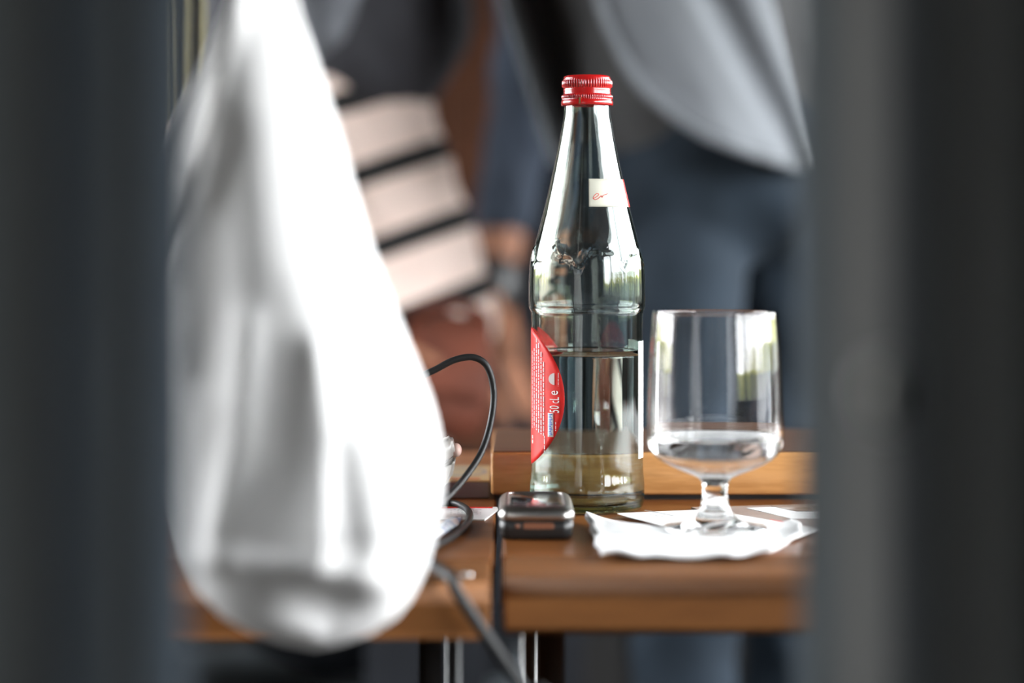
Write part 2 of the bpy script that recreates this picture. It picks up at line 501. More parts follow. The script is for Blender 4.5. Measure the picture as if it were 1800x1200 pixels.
outer_px = [(186, 39.5), (192, 40), (200, 40.5), (220, 44), (250, 49.5), (300, 60), (340, 69), (367, 75.5), (400, 84), (428, 91.5), (450, 96), (470, 98.5), (500, 99.5), (530, 99.5), (540, 99.3), (546, 98.8),
            (556, 98.2), (600, 98), (700, 98), (800, 98), (822, 98.2), (834, 99.3), (844, 100.6), (868, 101), (880, 100), (890, 97), (897, 92)]
def lerp_prof(pts, y):
    if y <= pts[0][0]: return pts[0][1]
    for (a, ra), (b, rb) in zip(pts[:-1], pts[1:]):
        if y <= b:
            t = (y - a) / (b - a)
            return ra + (rb - ra) * t
    return pts[-1][1]
def smooth_prof(pts, y, s=5):
    return sum(lerp_prof(pts, y + d) for d in (-s, -s / 2, 0, s / 2, s)) / 5
ZB = 0.0
rows_o = []
y = 186
while y < 897:
    rows_o.append((smooth_prof(outer_px, y) * SC, bz(y)))
    y += 3 if 420 < y < 560 else 6
ztop = rows_o[0][1]
zb_edge = bz(897)
# the base: a rounded heel, the standing ring and the punt
rows_o += [(0.0287, max(0.0022, zb_edge * 0.45)), (0.0270, 0.0004), (0.0255, 0.0), (0.0235, 0.0004), (0.019, 0.0012), (0.010, 0.0022), (0.0, 0.0026)]
def relief(r, z, a):
    """mountain shaped embossing round the shoulder"""
    yp = HY + ((CZ - TH) - z) / SC
    if 415 < yp < 548:
        t = (a / (2 * PI)) * 7.0
        tri = abs((t % 1.0) - 0.5) * 2
        tri2 = abs(((t * 2.3 + 0.3) % 1.0) - 0.5) * 2
        edge = 426 + 44 * (0.7 * tri + 0.3 * tri2)
        k = min(1, max(0, (yp - edge) / 5.0)) * min(1, max(0, (546 - yp) / 4.0))
        return r + k * 0.00095
    return r
neck_r = rows_o[0][0]
inner = []
WALL = 0.0032
y = 186
while y < 868:
    inner.append((smooth_prof(outer_px, y, 14) * SC - WALL + 0.0008 * min(1, max(0, (330 - y) / 120)), bz(y)))
    y += 8
inner += [(0.0284, 0.0068), (0.0266, 0.0052), (0.0235, 0.0044), (0.016, 0.0046), (0.008, 0.0053), (0.0, 0.0056)]
# neck finish hidden by the cap
fin = [(neck_r - 0.0028, ztop + 0.0152), (neck_r - 0.0006, ztop + 0.0152), (neck_r, ztop + 0.0142), (neck_r, ztop + 0.002)]
prof = list(reversed(inner)) + [fin[0]] + fin[1:] + rows_o
bot = empty('water_bottle', (BX, BY, TH), 'clear glass water bottle with red screw cap and red round label', 'bottle')
def bobj(name, bm, m_, parent, smooth=True):
    bmesh.ops.translate(bm, verts=bm.verts, vec=(BX, BY, TH))
    return frombm(name, bm, m_, parent, smooth)
bobj('bottle_glass', lathe_mesh(prof, 168, fn=relief), M['bglass'], bot)
# water: fills a little into the wall so that no air gap shows
lvl = bz(616)
win = [(0.0, 0.0053), (0.008, 0.0050), (0.016, 0.0043), (0.0236, 0.0041), (0.0268, 0.0050), (0.0286, 0.0066)]
wz = [p for p in reversed(inner[:-6]) if p[1] < lvl - 0.001]
win += [(r + 0.0003, z) for r, z in wz]
rw = win[-1][0]
win += [(rw, lvl + 0.0007), (rw - 0.0008, lvl + 0.0002), (rw - 0.003, lvl), (0.0, lvl)]
bobj('water', lathe_mesh(win, 120), M['water'], bot)
# cap
CR = 42.5 * SC
cz = [(133, 0), (133, 36), (134.5, 40), (138, 41.6), (141, 41.8), (143, 43.2), (153, 43.4), (155, 42), (157, 41.2), (159, 42.3), (161, 41), (163, 42.3), (165, 41.2), (167, 42.8), (169, 44), (173, 44.2), (175, 43.2), (177, 44.8), (181, 45.8), (184.5, 45.4), (186, 44.4), (185.5, 40.9), (150, 40.9), (141, 40.5), (139.5, 0)]
def knurl(r, z, a):
    yp = HY + ((CZ - TH) - z) / SC
    if 142.5 < yp < 153.8 and r > 0.01362: return r + 0.00034 * math.cos(a * 56)
    if 168 < yp < 173.6 and r > 0.01362: return r + 0.00034 * math.cos(a * 72)
    return r
prof_c = []
for (a, ra), (b, rb) in zip(cz[:-1], cz[1:]):
    prof_c.append((ra * SC, bz(a)))
prof_c.append((0.0, bz(139.5)))
bobj('screw_cap', lathe_mesh(prof_c, 336, fn=knurl), M['cap'], bot)
# a bridge of bare metal where the tamper ring is torn
bm = bmesh.new()
a0 = math.radians(-90 - 18)
add_box(bm, (45.2 * SC * math.cos(a0), 45.2 * SC * math.sin(a0), bz(179)), (0.0012, 0.0010, 0.0034), Matrix.Rotation(a0, 4, 'Z'))
bobj('seal_bridge', bm, M['gold'], bot, False)

# labels bent round the bottle. phi: 0 faces the viewer, positive to the right
def cyl(phi, z, r): return Vector((r * math.sin(phi), -r * math.cos(phi), z))
LR = 98 * SC + 0.00015
def wrap_grid(name, m_, parent, f0, f1, z0, z1, rfun, nu=48, nv=24, inside=None, th=0.0001):
    bm = bmesh.new()
    V = [[None] * (nu + 1) for _ in range(nv + 1)]
    for j in range(nv + 1):
        for i in range(nu + 1):
            z = z0 + (z1 - z0) * j / nv; f = f0 + (f1 - f0) * i / nu
            V[j][i] = bm.verts.new(cyl(f, z, rfun(z)))
    for j in range(nv):
        for i in range(nu):
            bm.faces.new((V[j][i], V[j][i + 1], V[j + 1][i + 1], V[j + 1][i]))
    bmesh.ops.recalc_face_normals(bm, faces=bm.faces)
    bmesh.ops.solidify(bm, geom=bm.faces[:], thickness=th)
    return bobj(name, bm, m_, parent)
# round red label: polar grid
RL = 120 * SC
PC = math.radians(-25) - RL / LR
ZL = bz(695)
bm = bmesh.new()
nr, na = 14, 72
ctr = bm.verts.new(cyl(PC, ZL, LR))
prev = None
for i in range(1, nr + 1):
    row = []
    for k in range(na):
        a = 2 * PI * k / na; q = RL * i / nr
        row.append(bm.verts.new(cyl(PC + q * math.cos(a) / LR, ZL + q * math.sin(a), LR)))
    for k in range(na):
        if prev is None: bm.faces.new((ctr, row[k], row[(k + 1) % na]))
        else: bm.faces.new((prev[k], row[k], row[(k + 1) % na], prev[(k + 1) % na]))
    prev = row
bmesh.ops.recalc_face_normals(bm, faces=bm.faces)
bmesh.ops.solidify(bm, geom=bm.faces[:], thickness=0.0001)
lab = bobj('label', bm, M['red_label'], bot)
tag(lab, 'round red paper label with white print')

def px_phi(x, hw=98): return math.asin(max(-1, min(1, (x - 1032.0) / hw)))
def text_mesh(body, size):
    cu_ = bpy.data.curves.new('t', 'FONT')
    cu_.body = body; cu_.size = size; cu_.resolution_u = 3
    o = bpy.data.objects.new('t', cu_)
    COL.objects.link(o)
    dg = bpy.context.evaluated_depsgraph_get(); dg.update()
    me = bpy.data.meshes.new_from_object(o.evaluated_get(dg))
    bpy.data.objects.remove(o)
    return me
def wrap_text(name, body, size, m_, parent, phi, z, r, vertical=True, xs=1.0, bold=0.0, th=0.00012):
    """vertical: reads upwards, letter tops to the left"""
    me = text_mesh(body, size)
    bm = bmesh.new(); bm.from_mesh(me)
    for _ in range(1):
        bmesh.ops.subdivide_edges(bm, edges=[e for e in bm.edges if e.calc_length() > 0.0015], cuts=1)
    rf = r if callable(r) else (lambda zz: r)
    for v in bm.verts:
        s, t = v.co.x * xs, v.co.y
        if vertical:
            zz = z + s; f = phi - t / rf(zz)
        else:
            zz = z + t; f = phi + s / rf(zz)
        v.co = cyl(f, zz, rf(zz))
    if th:
        bmesh.ops.recalc_face_normals(bm, faces=bm.faces)
        bmesh.ops.solidify(bm, geom=bm.faces[:], thickness=th)
    return bobj(name, bm, m_, parent, False)
TR = LR + 0.00038
wrap_text('print', '50', 0.0094, M['white_print'], lab, px_phi(981.5), bz(719.5), TR, xs=0.46)
wrap_text('print', 'cL', 0.0094, M['white_print'], lab, px_phi(981.5), bz(703), TR, xs=0.42)
wrap_text('print', 'e', 0.0094, M['white_print'], lab, px_phi(979.5), bz(689), TR, xs=0.62)
# white dome
bm = bmesh.new()
cz_, fz = bz(661), px_phi(974)
c0 = bm.verts.new(cyl(fz, cz_, TR)); arc = []
for k in range(17):
    a = PI * k / 16
    arc.append(bm.verts.new(cyl(fz - 0.0042 * math.sin(a) / LR, cz_ - 0.0033 * math.cos(a), TR)))
for k in range(16): bm.faces.new((c0, arc[k], arc[k + 1]))
bmesh.ops.solidify(bm, geom=bm.faces[:], thickness=0.0001)
bobj('print', bm, M['white_print'], lab, False)
# pale blue box with a blue bar, under the volume
wrap_grid('print', M['white_print'], lab, px_phi(963), px_phi(972), bz(761), bz(720), lambda z: TR, 4, 4)
for k in range(13):
    zc = bz(758 - k * 2.9)
    wrap_grid('print', M['blue_print'], lab, px_phi(964.2), px_phi(970.8 - (k % 3)), zc, zc + 0.00066, lambda z: TR + 0.0002, 2, 1)
# columns of fine print too small to read
def dashes(name, cols, m_, parent, r, th=0.00008):
    bm = bmesh.new()
    for (x, y0, y1, wpx) in cols:
        y = y0
        while y < y1:
            L = random.uniform(3, 10)
            L = min(L, y1 - y)
            f0, f1 = px_phi(x - wpx), px_phi(x + wpx)
            a = [bm.verts.new(cyl(f, bz(yy), r)) for f, yy in ((f0, y + L), (f1, y + L), (f1, y), (f0, y))]
            bm.faces.new(a)
            y += L + random.uniform(1.0, 2.2)
    bmesh.ops.solidify(bm, geom=bm.faces[:], thickness=th)
    return bobj(name, bm, m_, parent, False)
dashes('fine_print', [(937.2, 615, 750, .45), (940.2, 610, 748, .7), (944, 592, 752, .8), (947.6, 600, 756, .9), (951.6, 615, 758, 1.0), (955.6, 632, 760, 1.0)], M['white_print'], lab, TR, ).__setitem__('kind', 'stuff')
dashes('fine_print', [(957.2, 760, 788, .8), (980.5, 650, 673, .7), (976, 735, 750, .7), (937.5, 762, 778, .9)], M['white_print'], lab, TR).__setitem__('kind', 'stuff')

# barcode label on the right flank
wl = wrap_grid('label', M['paper'], bot, math.radians(63), math.radians(122), bz(802), bz(598), lambda z: LR, 30, 6)
tag(wl, 'narrow white paper label on the right flank')
bm = bmesh.new()
for y in (612, 634, 647, 658, 669, 686, 700, 713, 726, 740, 753, 775, 787, 794):
    f0 = math.radians(random.uniform(69, 72)); f1 = f0 + math.radians(random.uniform(3, 8))
    zz = bz(y)
    bm.faces.new([bm.verts.new(cyl(f, z_, LR + 0.0003)) for f, z_ in ((f0, zz), (f1, zz + .0002), (f1, zz + .0006), (f0, zz + .0004))])
bmesh.ops.solidify(bm, geom=bm.faces[:], thickness=0.00008)
bobj('print', bm, M['dark_print'], wl, False)['kind'] = 'stuff'
# cream neck label with a thin red script and a red right edge
def rcone(z): return smooth_prof(outer_px, HY + ((CZ - TH) - z) / SC) * SC + 0.00012
nl = wrap_grid('neck_label', M['cream'], bot, math.radians(0.5), math.radians(80), bz(364), bz(315.5), rcone, 40, 10)
tag(nl, 'small cream paper label on the neck')
wrap_grid('print', M['red_label'], nl, math.radians(73), math.radians(80.5), bz(364), bz(315.5), lambda z: rcone(z) + 0.0002, 6, 10)
scr = [(1040, 350), (1042, 345), (1047, 341), (1050, 343), (1046, 347), (1041, 350), (1044, 352), (1050, 349), (1054, 345), (1056, 348), (1058, 344), (1062, 343), (1066, 341)]
pts = []
for (x, y) in scr:
    z = bz(y); r = rcone(z) + 0.00012
    pts.append(cyl(math.asin((x - 1032) * SC / r), z, r) + Vector((BX, BY, TH)))
tube('print', pts, 0.00016, M['red_label'], nl, 6, 4)
# raised glass lettering on the heel
def rheel(z): return smooth_prof(outer_px, HY + ((CZ - TH) - z) / SC) * SC - 0.0001
wrap_text('embossing', '50 cl', 0.0072, M['bglass'], bot, px_phi(1044, 101), bz(889), rheel, False, 1.0, th=0.0006)

# ------------------------------------------------------------------ the stemmed glass
GY = 1.181
GX = P(1257, 700, GY).x
GS = GY / F
NAP = 0.0042
def gz(y): return (CZ - TH) - (y - HY) * GS
gpx = [(549, 109), (560, 110.2), (600, 113.5), (650, 116.5), (700, 118.5), (750, 119.6), (772, 119.6), (784, 117.5), (796, 111.5), (806, 101), (816, 84), (826, 62), (834, 40), (840, 27.5), (848, 22.5), (862, 21.8), (876, 22.6), (890, 25), (898, 29), (905, 36)]
prof = []
y = 549
while y <= 905:
    prof.append((smooth_prof(gpx, y, 3) * GS, gz(y)))
    y += 4
base = NAP + 0.0002
prof += [(0.0142, base + 0.0042), (0.0205, base + 0.0026), (0.0262, base + 0.0018), (0.0275, base + 0.0012), (0.0268, base + 0.0002), (0.0255, base), (0.020, base), (0.0, base)]
gin = [(547.5, 107.2), (549, 106), (560, 106.4), (600, 109.6), (650, 112.5), (700, 114.4), (750, 115.2), (770, 114.6), (780, 111.5), (790, 105), (800, 94), (808, 80), (815, 60), (820, 35), (822, 15)]
ginner = []
y = 551
while y <= 822:
    ginner.append((smooth_prof(gin, y, 2) * GS, gz(y)))
    y += 4
ginner.append((0.0, gz(822.5)))
gp = list(reversed(ginner)) + [(106.3 * GS, gz(548.6)), (107.5 * GS, gz(547.4)), (108.6 * GS, gz(547.6))] + prof
M['gglass'] = glassmat('drinking_glass', (1, 1, 1), 1.5, (0.85, 0.9, 0.88), 3.0)
gl = empty('stemmed_glass', (GX, GY, TH), 'clear stemmed drinking glass with a little water, on the napkin', 'glass')
bm = lathe_mesh(gp, 144)
bmesh.ops.translate(bm, verts=bm.verts, vec=(GX, GY, TH)); frombm('glass_body', bm, M['gglass'], gl, True)
gl_lvl = gz(768)
wp = [(r + 0.00025, z - 0.0002) for r, z in reversed(ginner) if z < gl_lvl - 0.0006]
wp[0] = (0.0, wp[0][1])
rw = wp[-1][0]
wp += [(rw + 0.0001, gl_lvl + 0.0007), (rw - 0.0008, gl_lvl + 0.0002), (rw - 0.003, gl_lvl), (0, gl_lvl)]
bm = lathe_mesh(wp, 120)
M['water2'] = glassmat('clear_water', (1, 1, 1), 1.333)
bmesh.ops.translate(bm, verts=bm.verts, vec=(GX, GY, TH)); frombm('water', bm, M['water2'], gl, True)

# ------------------------------------------------------------------ papers under the glass
def TP(x, y, h=0.0):
    Y = (CZ - TH - h) * F / (y - HY)
    return Vector(((x - 900) * Y / F, Y, TH + h))
M['tissue'] = clothmat('paper_tissue', (0.90, 0.90, 0.895), 0.15, 0.35)
def quad_sheet(name, corners, m_, parent=None, nu=30, nv=20, th=0.0004, wave=None, h=0.0):
    a, b, c, d = corners   # back left, back right, front right, front left
    rows = []
    for j in range(nv + 1):
        v = j / nv; r = []
        for i in range(nu + 1):
            u = i / nu
            p = (a * (1 - u) + b * u) * (1 - v) + (d * (1 - u) + c * u) * v
            p = p.copy(); p.z = TH + h + (wave(u, v) if wave else 0)
            r.append(p)
        rows.append(r)
    return grid_sheet(name, rows, m_, parent, th)
# magazine page, leaflet, then the folded napkin
def flat(name, pts, h0, h1, m_, parent=None):
    bm = bmesh.new()
    A = [bm.verts.new((p.x, p.y, TH + h0)) for p in pts]; B = [bm.verts.new((p.x, p.y, TH + h1)) for p in pts]
    n = len(pts)
    bm.faces.new(A); bm.faces.new(B)
    for k in range(n): bm.faces.new((A[k], A[(k + 1) % n], B[(k + 1) % n], B[k]))
    return frombm(name, bm, m_, parent)
M['mag'] = mat('grey_page', (0.33, 0.31, 0.31), 0.35, var=0.08, vscale=60, coat=0.3)
M['photo'] = mat('printed_photo', (0.75, 0.76, 0.78), 0.35, col2=(0.10, 0.07, 0.05), vscale=45, coat=0.3)
mg = flat('magazine', [TP(1215, 894.5), TP(1490, 888), TP(1560, 935), TP(1330, 938)], 0.0, 0.0012, M['mag'])
tag(mg, 'glossy grey bordered magazine page lying under the leaflet', 'magazine')
flat('picture', [TP(1312, 896.5), TP(1480, 891), TP(1500, 915), TP(1390, 915)], 0.0012, 0.0014, M['paper'], mg)
flat('picture', [TP(1355, 893.5), TP(1478, 890.5), TP(1485, 903), TP(1400, 903)], 0.0014, 0.0016, M['photo'], mg)
lf = flat('leaflet', [TP(1085, 902.5, .002), TP(1243, 895.5, .002), TP(1440, 930, .002), TP(1330, 968, .002)], 0.0017, 0.0023, M['paper'])
tag(lf, 'white printed leaflet lying between the napkin and the magazine', 'leaflet')
bm = bmesh.new()
random.seed(3)
def along(p0, p1, n, wd, h):
    for k in range(n):
        t0 = (k + random.uniform(0, .3)) / n; t1 = (k + random.uniform(.6, .95)) / n
        a = p0.lerp(p1, t0); b = p0.lerp(p1, t1); d = (b - a).normalized(); q = Vector((-d.y, d.x, 0)) * wd
        if a.y and random.random() < .9:
            bm.faces.new([bm.verts.new((v.x, v.y, TH + h)) for v in (a - q, b - q, b + q, a + q)])
along(TP(1133, 903.5), TP(1185, 914), 8, 0.0010, 0.00240)
along(TP(1140, 911), TP(1178, 918), 4, 0.0008, 0.00240)
along(TP(1350, 925), TP(1378, 929), 4, 0.0010, 0.00240)
frombm('print', bm, M['grey_print'], lf, kind='stuff')
bm = bmesh.new()
along(TP(1346, 919), TP(1392, 927), 1, 0.0008, 0.0024)
frombm('print', bm, M['red_label'], lf)
def nap_top(u, v):
    e_ = 0.0
    if v > 0.8: e_ += (v - 0.8) / 0.2 * (0.0011 * math.sin(u * 8 + 0.6) + 0.0006 * math.sin(u * 21))
    if u < 0.06: e_ += 0.0015 * (0.06 - u) / 0.06 * (1 - v)
    if u > 0.9: e_ += 0.002 * (u - 0.9) / 0.1 * (1 - v) * v * 4 + 0.001 * (u - .9) / .1
    return e_ + 0.0002 * math.sin(u * 31 + v * 17)
nape = empty('paper_napkin', (GX, 1.19, TH), 'white folded paper napkin with wavy edges under the stemmed glass', 'napkin')
cs = [TP(1031, 908, .003), TP(1240, 912, .003), TP(1412, 945, .003), TP(1058, 976, .003)]
cs2 = [TP(1028, 912, .003), TP(1236, 914, .003), TP(1404, 948, .003), TP(1066, 979, .003)]
cs[2] = TP(1400, 950, .003)
front = [TP(1058, 974, .003), TP(1352, 974, .003)]
def nap_sheet(name, h, dx, dy, th):
    BLc, BRc, FRc, FLc = TP(1031, 907, .003), TP(1392, 918, .003), TP(1360, 977, .003), TP(1060, 977, .003)
    rows = []
    nu, nv = 48, 26
    for j in range(nv + 1):
        v = j / nv; r = []
        for i in range(nu + 1):
            u = i / nu
            p = (BLc * (1 - u) + BRc * u) * (1 - v) + (FLc * (1 - u) + FRc * u) * v
            p = p.copy()
            p.x += dx + (0.008 * math.sin(v * PI) * u) + 0.0008 * math.sin(v * 20 + h * 900)
            p.y += dy + 0.0016 * math.sin(u * 13 + h * 500) * v + (-0.20 * u * (1 - u) * (1 - v) ** 2)
            p.z = TH + h + nap_top(u, v) * (1 if h > .002 else .5)
            r.append(p)
        rows.append(r)
    return grid_sheet(name, rows, M['tissue'], nape, th)
nap_sheet('folded_layer', 0.0026, -0.0012, 0.0, 0.0004)
nap_sheet('folded_layer', 0.0033, 0.0008, 0.0015, 0.0004)
nap_sheet('folded_layer', 0.0039, 0.0, -0.0008, 0.0004)

# ------------------------------------------------------------------ the little black and silver phone in front of the bottle
M['silver'] = mat('silver_metal', (0.50, 0.48, 0.46), 0.28, 1.0)
M['gloss'] = mat('black_gloss', (0.010, 0.009, 0.009), 0.06, 0.0, coat=1.0, spec=0.8)
M['key'] = mat('dark_key', (0.05, 0.035, 0.035), 0.18, 0.2)
PY0, PY1 = 1.170, 1.245
PX0, PX1 = P(877, 930, PY0).x, P(1009, 930, PY0).x
ph = empty('mobile_phone', ((PX0 + PX1) / 2, (PY0 + PY1) / 2, TH), 'small black and silver mobile phone lying in front of the bottle', 'phone')
def rrect(x0, x1, y0, y1, r, n=7):
    o = []
    for cx_, cy_, a0 in ((x1 - r, y1 - r, 0), (x0 + r, y1 - r, PI / 2), (x0 + r, y0 + r, PI), (x1 - r, y0 + r, 1.5 * PI)):
        for k in range(n + 1):
            a = a0 + PI / 2 * k / n
            o.append((cx_ + r * math.cos(a), cy_ + r * math.sin(a)))
    return o
def loft(name, layers, m_, parent, close=True, smooth=True):
    """layers: (inset, z, corner radius) of the phone outline"""
    bm = bmesh.new(); rows = []
    for (ins, z, r) in layers:
        rows.append([bm.verts.new((x, y, TH + z)) for x, y in rrect(PX0 + ins, PX1 - ins, PY0 + ins, PY1 - ins, r)])
    n = len(rows[0])
    for a, b in zip(rows[:-1], rows[1:]):
        for k in range(n): bm.faces.new((a[k], a[(k + 1) % n], b[(k + 1) % n], b[k]))
    if close: bm.faces.new(rows[0]); bm.faces.new(rows[-1])
    else:
        a, b = rows[-1], rows[0]
        for k in range(n): bm.faces.new((a[k], a[(k + 1) % n], b[(k + 1) % n], b[k]))
    return frombm(name, bm, m_, parent, smooth)
loft('body', [(0.0042, 0.0, 0.003), (0.0022, 0.0004, 0.004), (0.0010, 0.0022, 0.005), (0.0003, 0.006, 0.006), (0.0004, 0.0100, 0.006), (0.0012, 0.0102, 0.0056)], M['black'], ph)
loft('bezel', [(0.0006, 0.0101, 0.006), (-0.0002, 0.0112, 0.0065), (-0.0002, 0.0135, 0.0065), (0.0012, 0.0158, 0.006), (0.0034, 0.0172, 0.005), (0.0046, 0.0173, 0.0045), (0.0050, 0.0168, 0.0045), (0.0050, 0.0110, 0.0045)], M['silver'], ph, close=False)
loft('screen', [(0.0050, 0.0120, 0.0045), (0.0050, 0.0164, 0.0045), (0.0056, 0.0168, 0.004)], M['gloss'], ph)
kw = (PX1 - PX0 - 0.0132) / 3
for k in range(3):
    box('key', (PX0 + 0.0066 + kw * k + 0.0005, PY0 + 0.0075, TH + 0.0165), (PX0 + 0.0066 + kw * (k + 1) - 0.0005, PY0 + 0.021, TH + 0.0175), M['key'], ph, bevel=0.0004, seg=2)
M['rust'] = mat('rust_socket', (0.16, 0.06, 0.03), 0.4)
box('socket', (PX0 + 0.0125, PY0 + 0.0002, TH + 0.0058), (PX0 + 0.0285, PY0 + 0.004, TH + 0.0092), M['rust'], ph, bevel=0.0003, seg=1)
bm = lathe_mesh([(0, 0), (0.0012, 0), (0.0012, 0.0005), (0, 0.0007)], 16)
bmesh.ops.rotate(bm, verts=bm.verts, cent=(0, 0, 0), matrix=Matrix.Rotation(PI / 2, 3, 'X'))
bmesh.ops.translate(bm, verts=bm.verts, vec=(PX0 + 0.0095, PY0 + 0.0003, TH + 0.0075))
frombm('button', bm, M['rust'], ph, True)

# ------------------------------------------------------------------ small things by the white bag
cd = flat('card', [TP(760, 893), TP(874, 893), TP(876, 897), TP(852, 915), TP(760, 914)], 0.0, 0.0008, M['paper'])
tag(cd, 'white card with a red line and a clipped corner, left of the phone', 'card')
flat('print', [TP(770, 893.6), TP(866, 893.6), TP(866, 895.2), TP(770, 895.2)], 0.0008, 0.001, M['red_label'], cd)
bm = bmesh.new()
for q in range(4):
    along(TP(790, 898 + q * 2.6), TP(848, 898 + q * 2.6), 9, 0.0006, 0.0009)
frombm('print', bm, M['grey_print'], cd, kind='stuff')

M['packtop'] = mat('pack_top_print', (0.62, 0.50, 0.27), 0.3, var=0.08, coat=0.4)
M['packfront'] = mat('pack_front', (0.17, 0.14, 0.145), 0.35, coat=0.4)
M['packrust'] = mat('pack_rust_print', (0.42, 0.15, 0.05), 0.35, var=0.2)
qy = 1.355
pk = empty('small_packet', (P(800, 880, qy).x, qy + .04, TH), 'flat packet with pale yellow lid and oval ring, left of the beech board', 'packet')
kx0, kx1 = P(742, 880, qy).x, P(861, 880, qy).x
box('packet_body', (kx0, qy, TH), (kx1, qy + 0.085, TH + 0.010), M['packfront'], pk, bevel=0.001, seg=2)
box('packet_lid', (kx0 + 0.0004, qy + 0.0004, TH + 0.0098), (kx1 - 0.0004, qy + 0.0846, TH + 0.0112), M['packtop'], pk, bevel=0.0005, seg=2)
box('print', (kx0 + 0.006, qy + 0.003, TH + 0.0111), (kx1 - 0.006, qy + 0.013, TH + 0.0114), M['packrust'], pk)
bm = bmesh.new()
oc = Vector(((kx0 + kx1) / 2 + 0.004, qy + 0.045, TH + 0.0115))
ri = []; ro = []
for k in range(40):
    a = 2 * PI * k / 40
    ri.append(bm.verts.new(oc + Vector((0.0115 * math.cos(a), 0.019 * math.sin(a), 0)))); ro.append(bm.verts.new(oc + Vector((0.0140 * math.cos(a), 0.023 * math.sin(a), 0))))
for k in range(40): bm.faces.new((ri[k], ro[k], ro[(k + 1) % 40], ri[(k + 1) % 40]))
frombm('print', bm, M['grey_print'], pk)

# blue and white sachet inside the cable loop
M['sachet'] = mat('sachet_print', (0.82, 0.86, 0.90), 0.25, col2=(0.12, 0.28, 0.62), vscale=70, coat=0.5)
sa = quad_sheet('sugar_sachet', [TP(776, 915, .003), TP(812, 904, .003), TP(806, 918, .003), TP(752, 950, .003)], M['sachet'], None, 20, 14, 0.0006,
                lambda u, v: 0.0012 + 0.0036 * (math.sin(PI * u) * math.sin(PI * v)) ** 0.7)
tag(sa, 'blue and white paper sachet lying inside the cable loop', 'sachet')

# grey clamshell gadget standing half open behind the bag
M['gadget'] = mat('grey_plastic', (0.34, 0.31, 0.28), 0.3, var=0.05, coat=0.3)
M['pink'] = mat('pinkish_plastic', (0.62, 0.42, 0.36), 0.35)
gy = 1.26
ga = empty('headset_case', (P(755, 880, gy).x, gy, TH), 'grey plastic clamshell case standing half hidden behind the white bag', 'gadget')
def shell(name, pts, y0, y1, m_, bev=0.0022):
    bm = bmesh.new()
    A = [bm.verts.new(P(x, y, gy) + Vector((0, y0, 0))) for x, y in pts]; B = [bm.verts.new(P(x, y, gy) + Vector((0, y1, 0))) for x, y in pts]
    n = len(pts)
    bm.faces.new(A); bm.faces.new(B)
    for k in range(n): bm.faces.new((A[k], A[(k + 1) % n], B[(k + 1) % n], B[k]))
    bmesh.ops.bevel(bm, geom=bm.edges[:], offset=bev, segments=3, affect='EDGES', clamp_overlap=True)
    return frombm(name, bm, m_, ga, True)
shell('upper_shell', [(722, 812), (760, 790), (783, 771), (792, 770), (798, 782), (800, 798), (770, 822), (728, 846)], 0, 0.022, M['gadget'])
shell('lower_shell', [(729, 849), (771, 825), (801, 801), (799, 822), (793, 842), (775, 862), (752, 878), (740, 911), (712, 911), (716, 870)], 0, 0.022, M['gadget'])
bm = bmesh.new(); bmesh.ops.create_uvsphere(bm, u_segments=18, v_segments=10, radius=0.0035, matrix=Matrix.Translation(P(801, 794, gy) + Vector((0, 0.011, 0))) @ Matrix.Diagonal((0.9, 1.2, 1.1, 1)))
frombm('button', bm, M['pink'], ga, True)

# black cable: out of the gadget, up in an arch, a coil on the table, then over the edge to the floor
M['cable'] = mat('black_rubber', (0.012, 0.012, 0.012), 0.45, spec=0.35)
CR_ = 0.0019
cab = [P(722, 800, 1.272), P(712, 740, 1.272), P(720, 690, 1.27), P(738, 664, 1.27), P(768, 648, 1.27), P(800, 632, 1.27), P(833, 628, 1.27), P(857, 645, 1.27), P(868, 690, 1.27),
       P(862, 745, 1.265), P(845, 797, 1.255), P(815, 842, 1.235), P(788, 872, 1.215), P(765, 893, 1.20)]
zt = TH + CR_ + 0.0003
def ct(x, y, up=0.0):
    p = TP(x, y, CR_ + 0.0003 + up); return p
cab += [ct(738, 915, .004), ct(722, 925, .0), ct(722, 905, .0), ct(756, 888, .0005), ct(796, 884, .0005), ct(822, 896, 0), ct(824, 916, 0), ct(800, 941, 0), ct(768, 958, 0), ct(752, 972, 0), ct(757, 985, 0), ct(774, 1003, 0)]
cab += [P(792, 1014, 1.0235), P(803, 1040, 1.0185), P(840, 1096, 1.016), P(880, 1154, 1.014), P(920, 1212, 1.012), P(985, 1320, 1.01), Vector((0.05, 1.0, 0.42)), Vector((0.07, 1.0, 0.2)), Vector((0.10, 1.0, 0.04)), Vector((0.2, 1.05, 0.005)), Vector((0.5, 1.2, 0.0045))]
crad = [CR_ if i < 22 else min(0.0029, CR_ + 0.00025 * (i - 21)) for i in range(len(cab))]
tag(tube('cable', cab, CR_, M['cable'], None, 12, 8, radii=crad), 'thin black cable arching up beside the bag and hanging over the table edge', 'cable')

# silver bead added to give the small glint on the left table
bm = bmesh.new(); bmesh.ops.create_uvsphere(bm, u_segments=20, v_segments=12, radius=0.0026)
for v in bm.verts: v.co.z = max(v.co.z, -0.0003) * 0.75
bmesh.ops.translate(bm, verts=bm.verts, vec=TP(821, 1012) + Vector((0, 0, 0.0003)))
tag(frombm('glint_bead', bm, M['silver'], None, True), 'tiny bead added for a glint on the left table by the cable', 'bead')

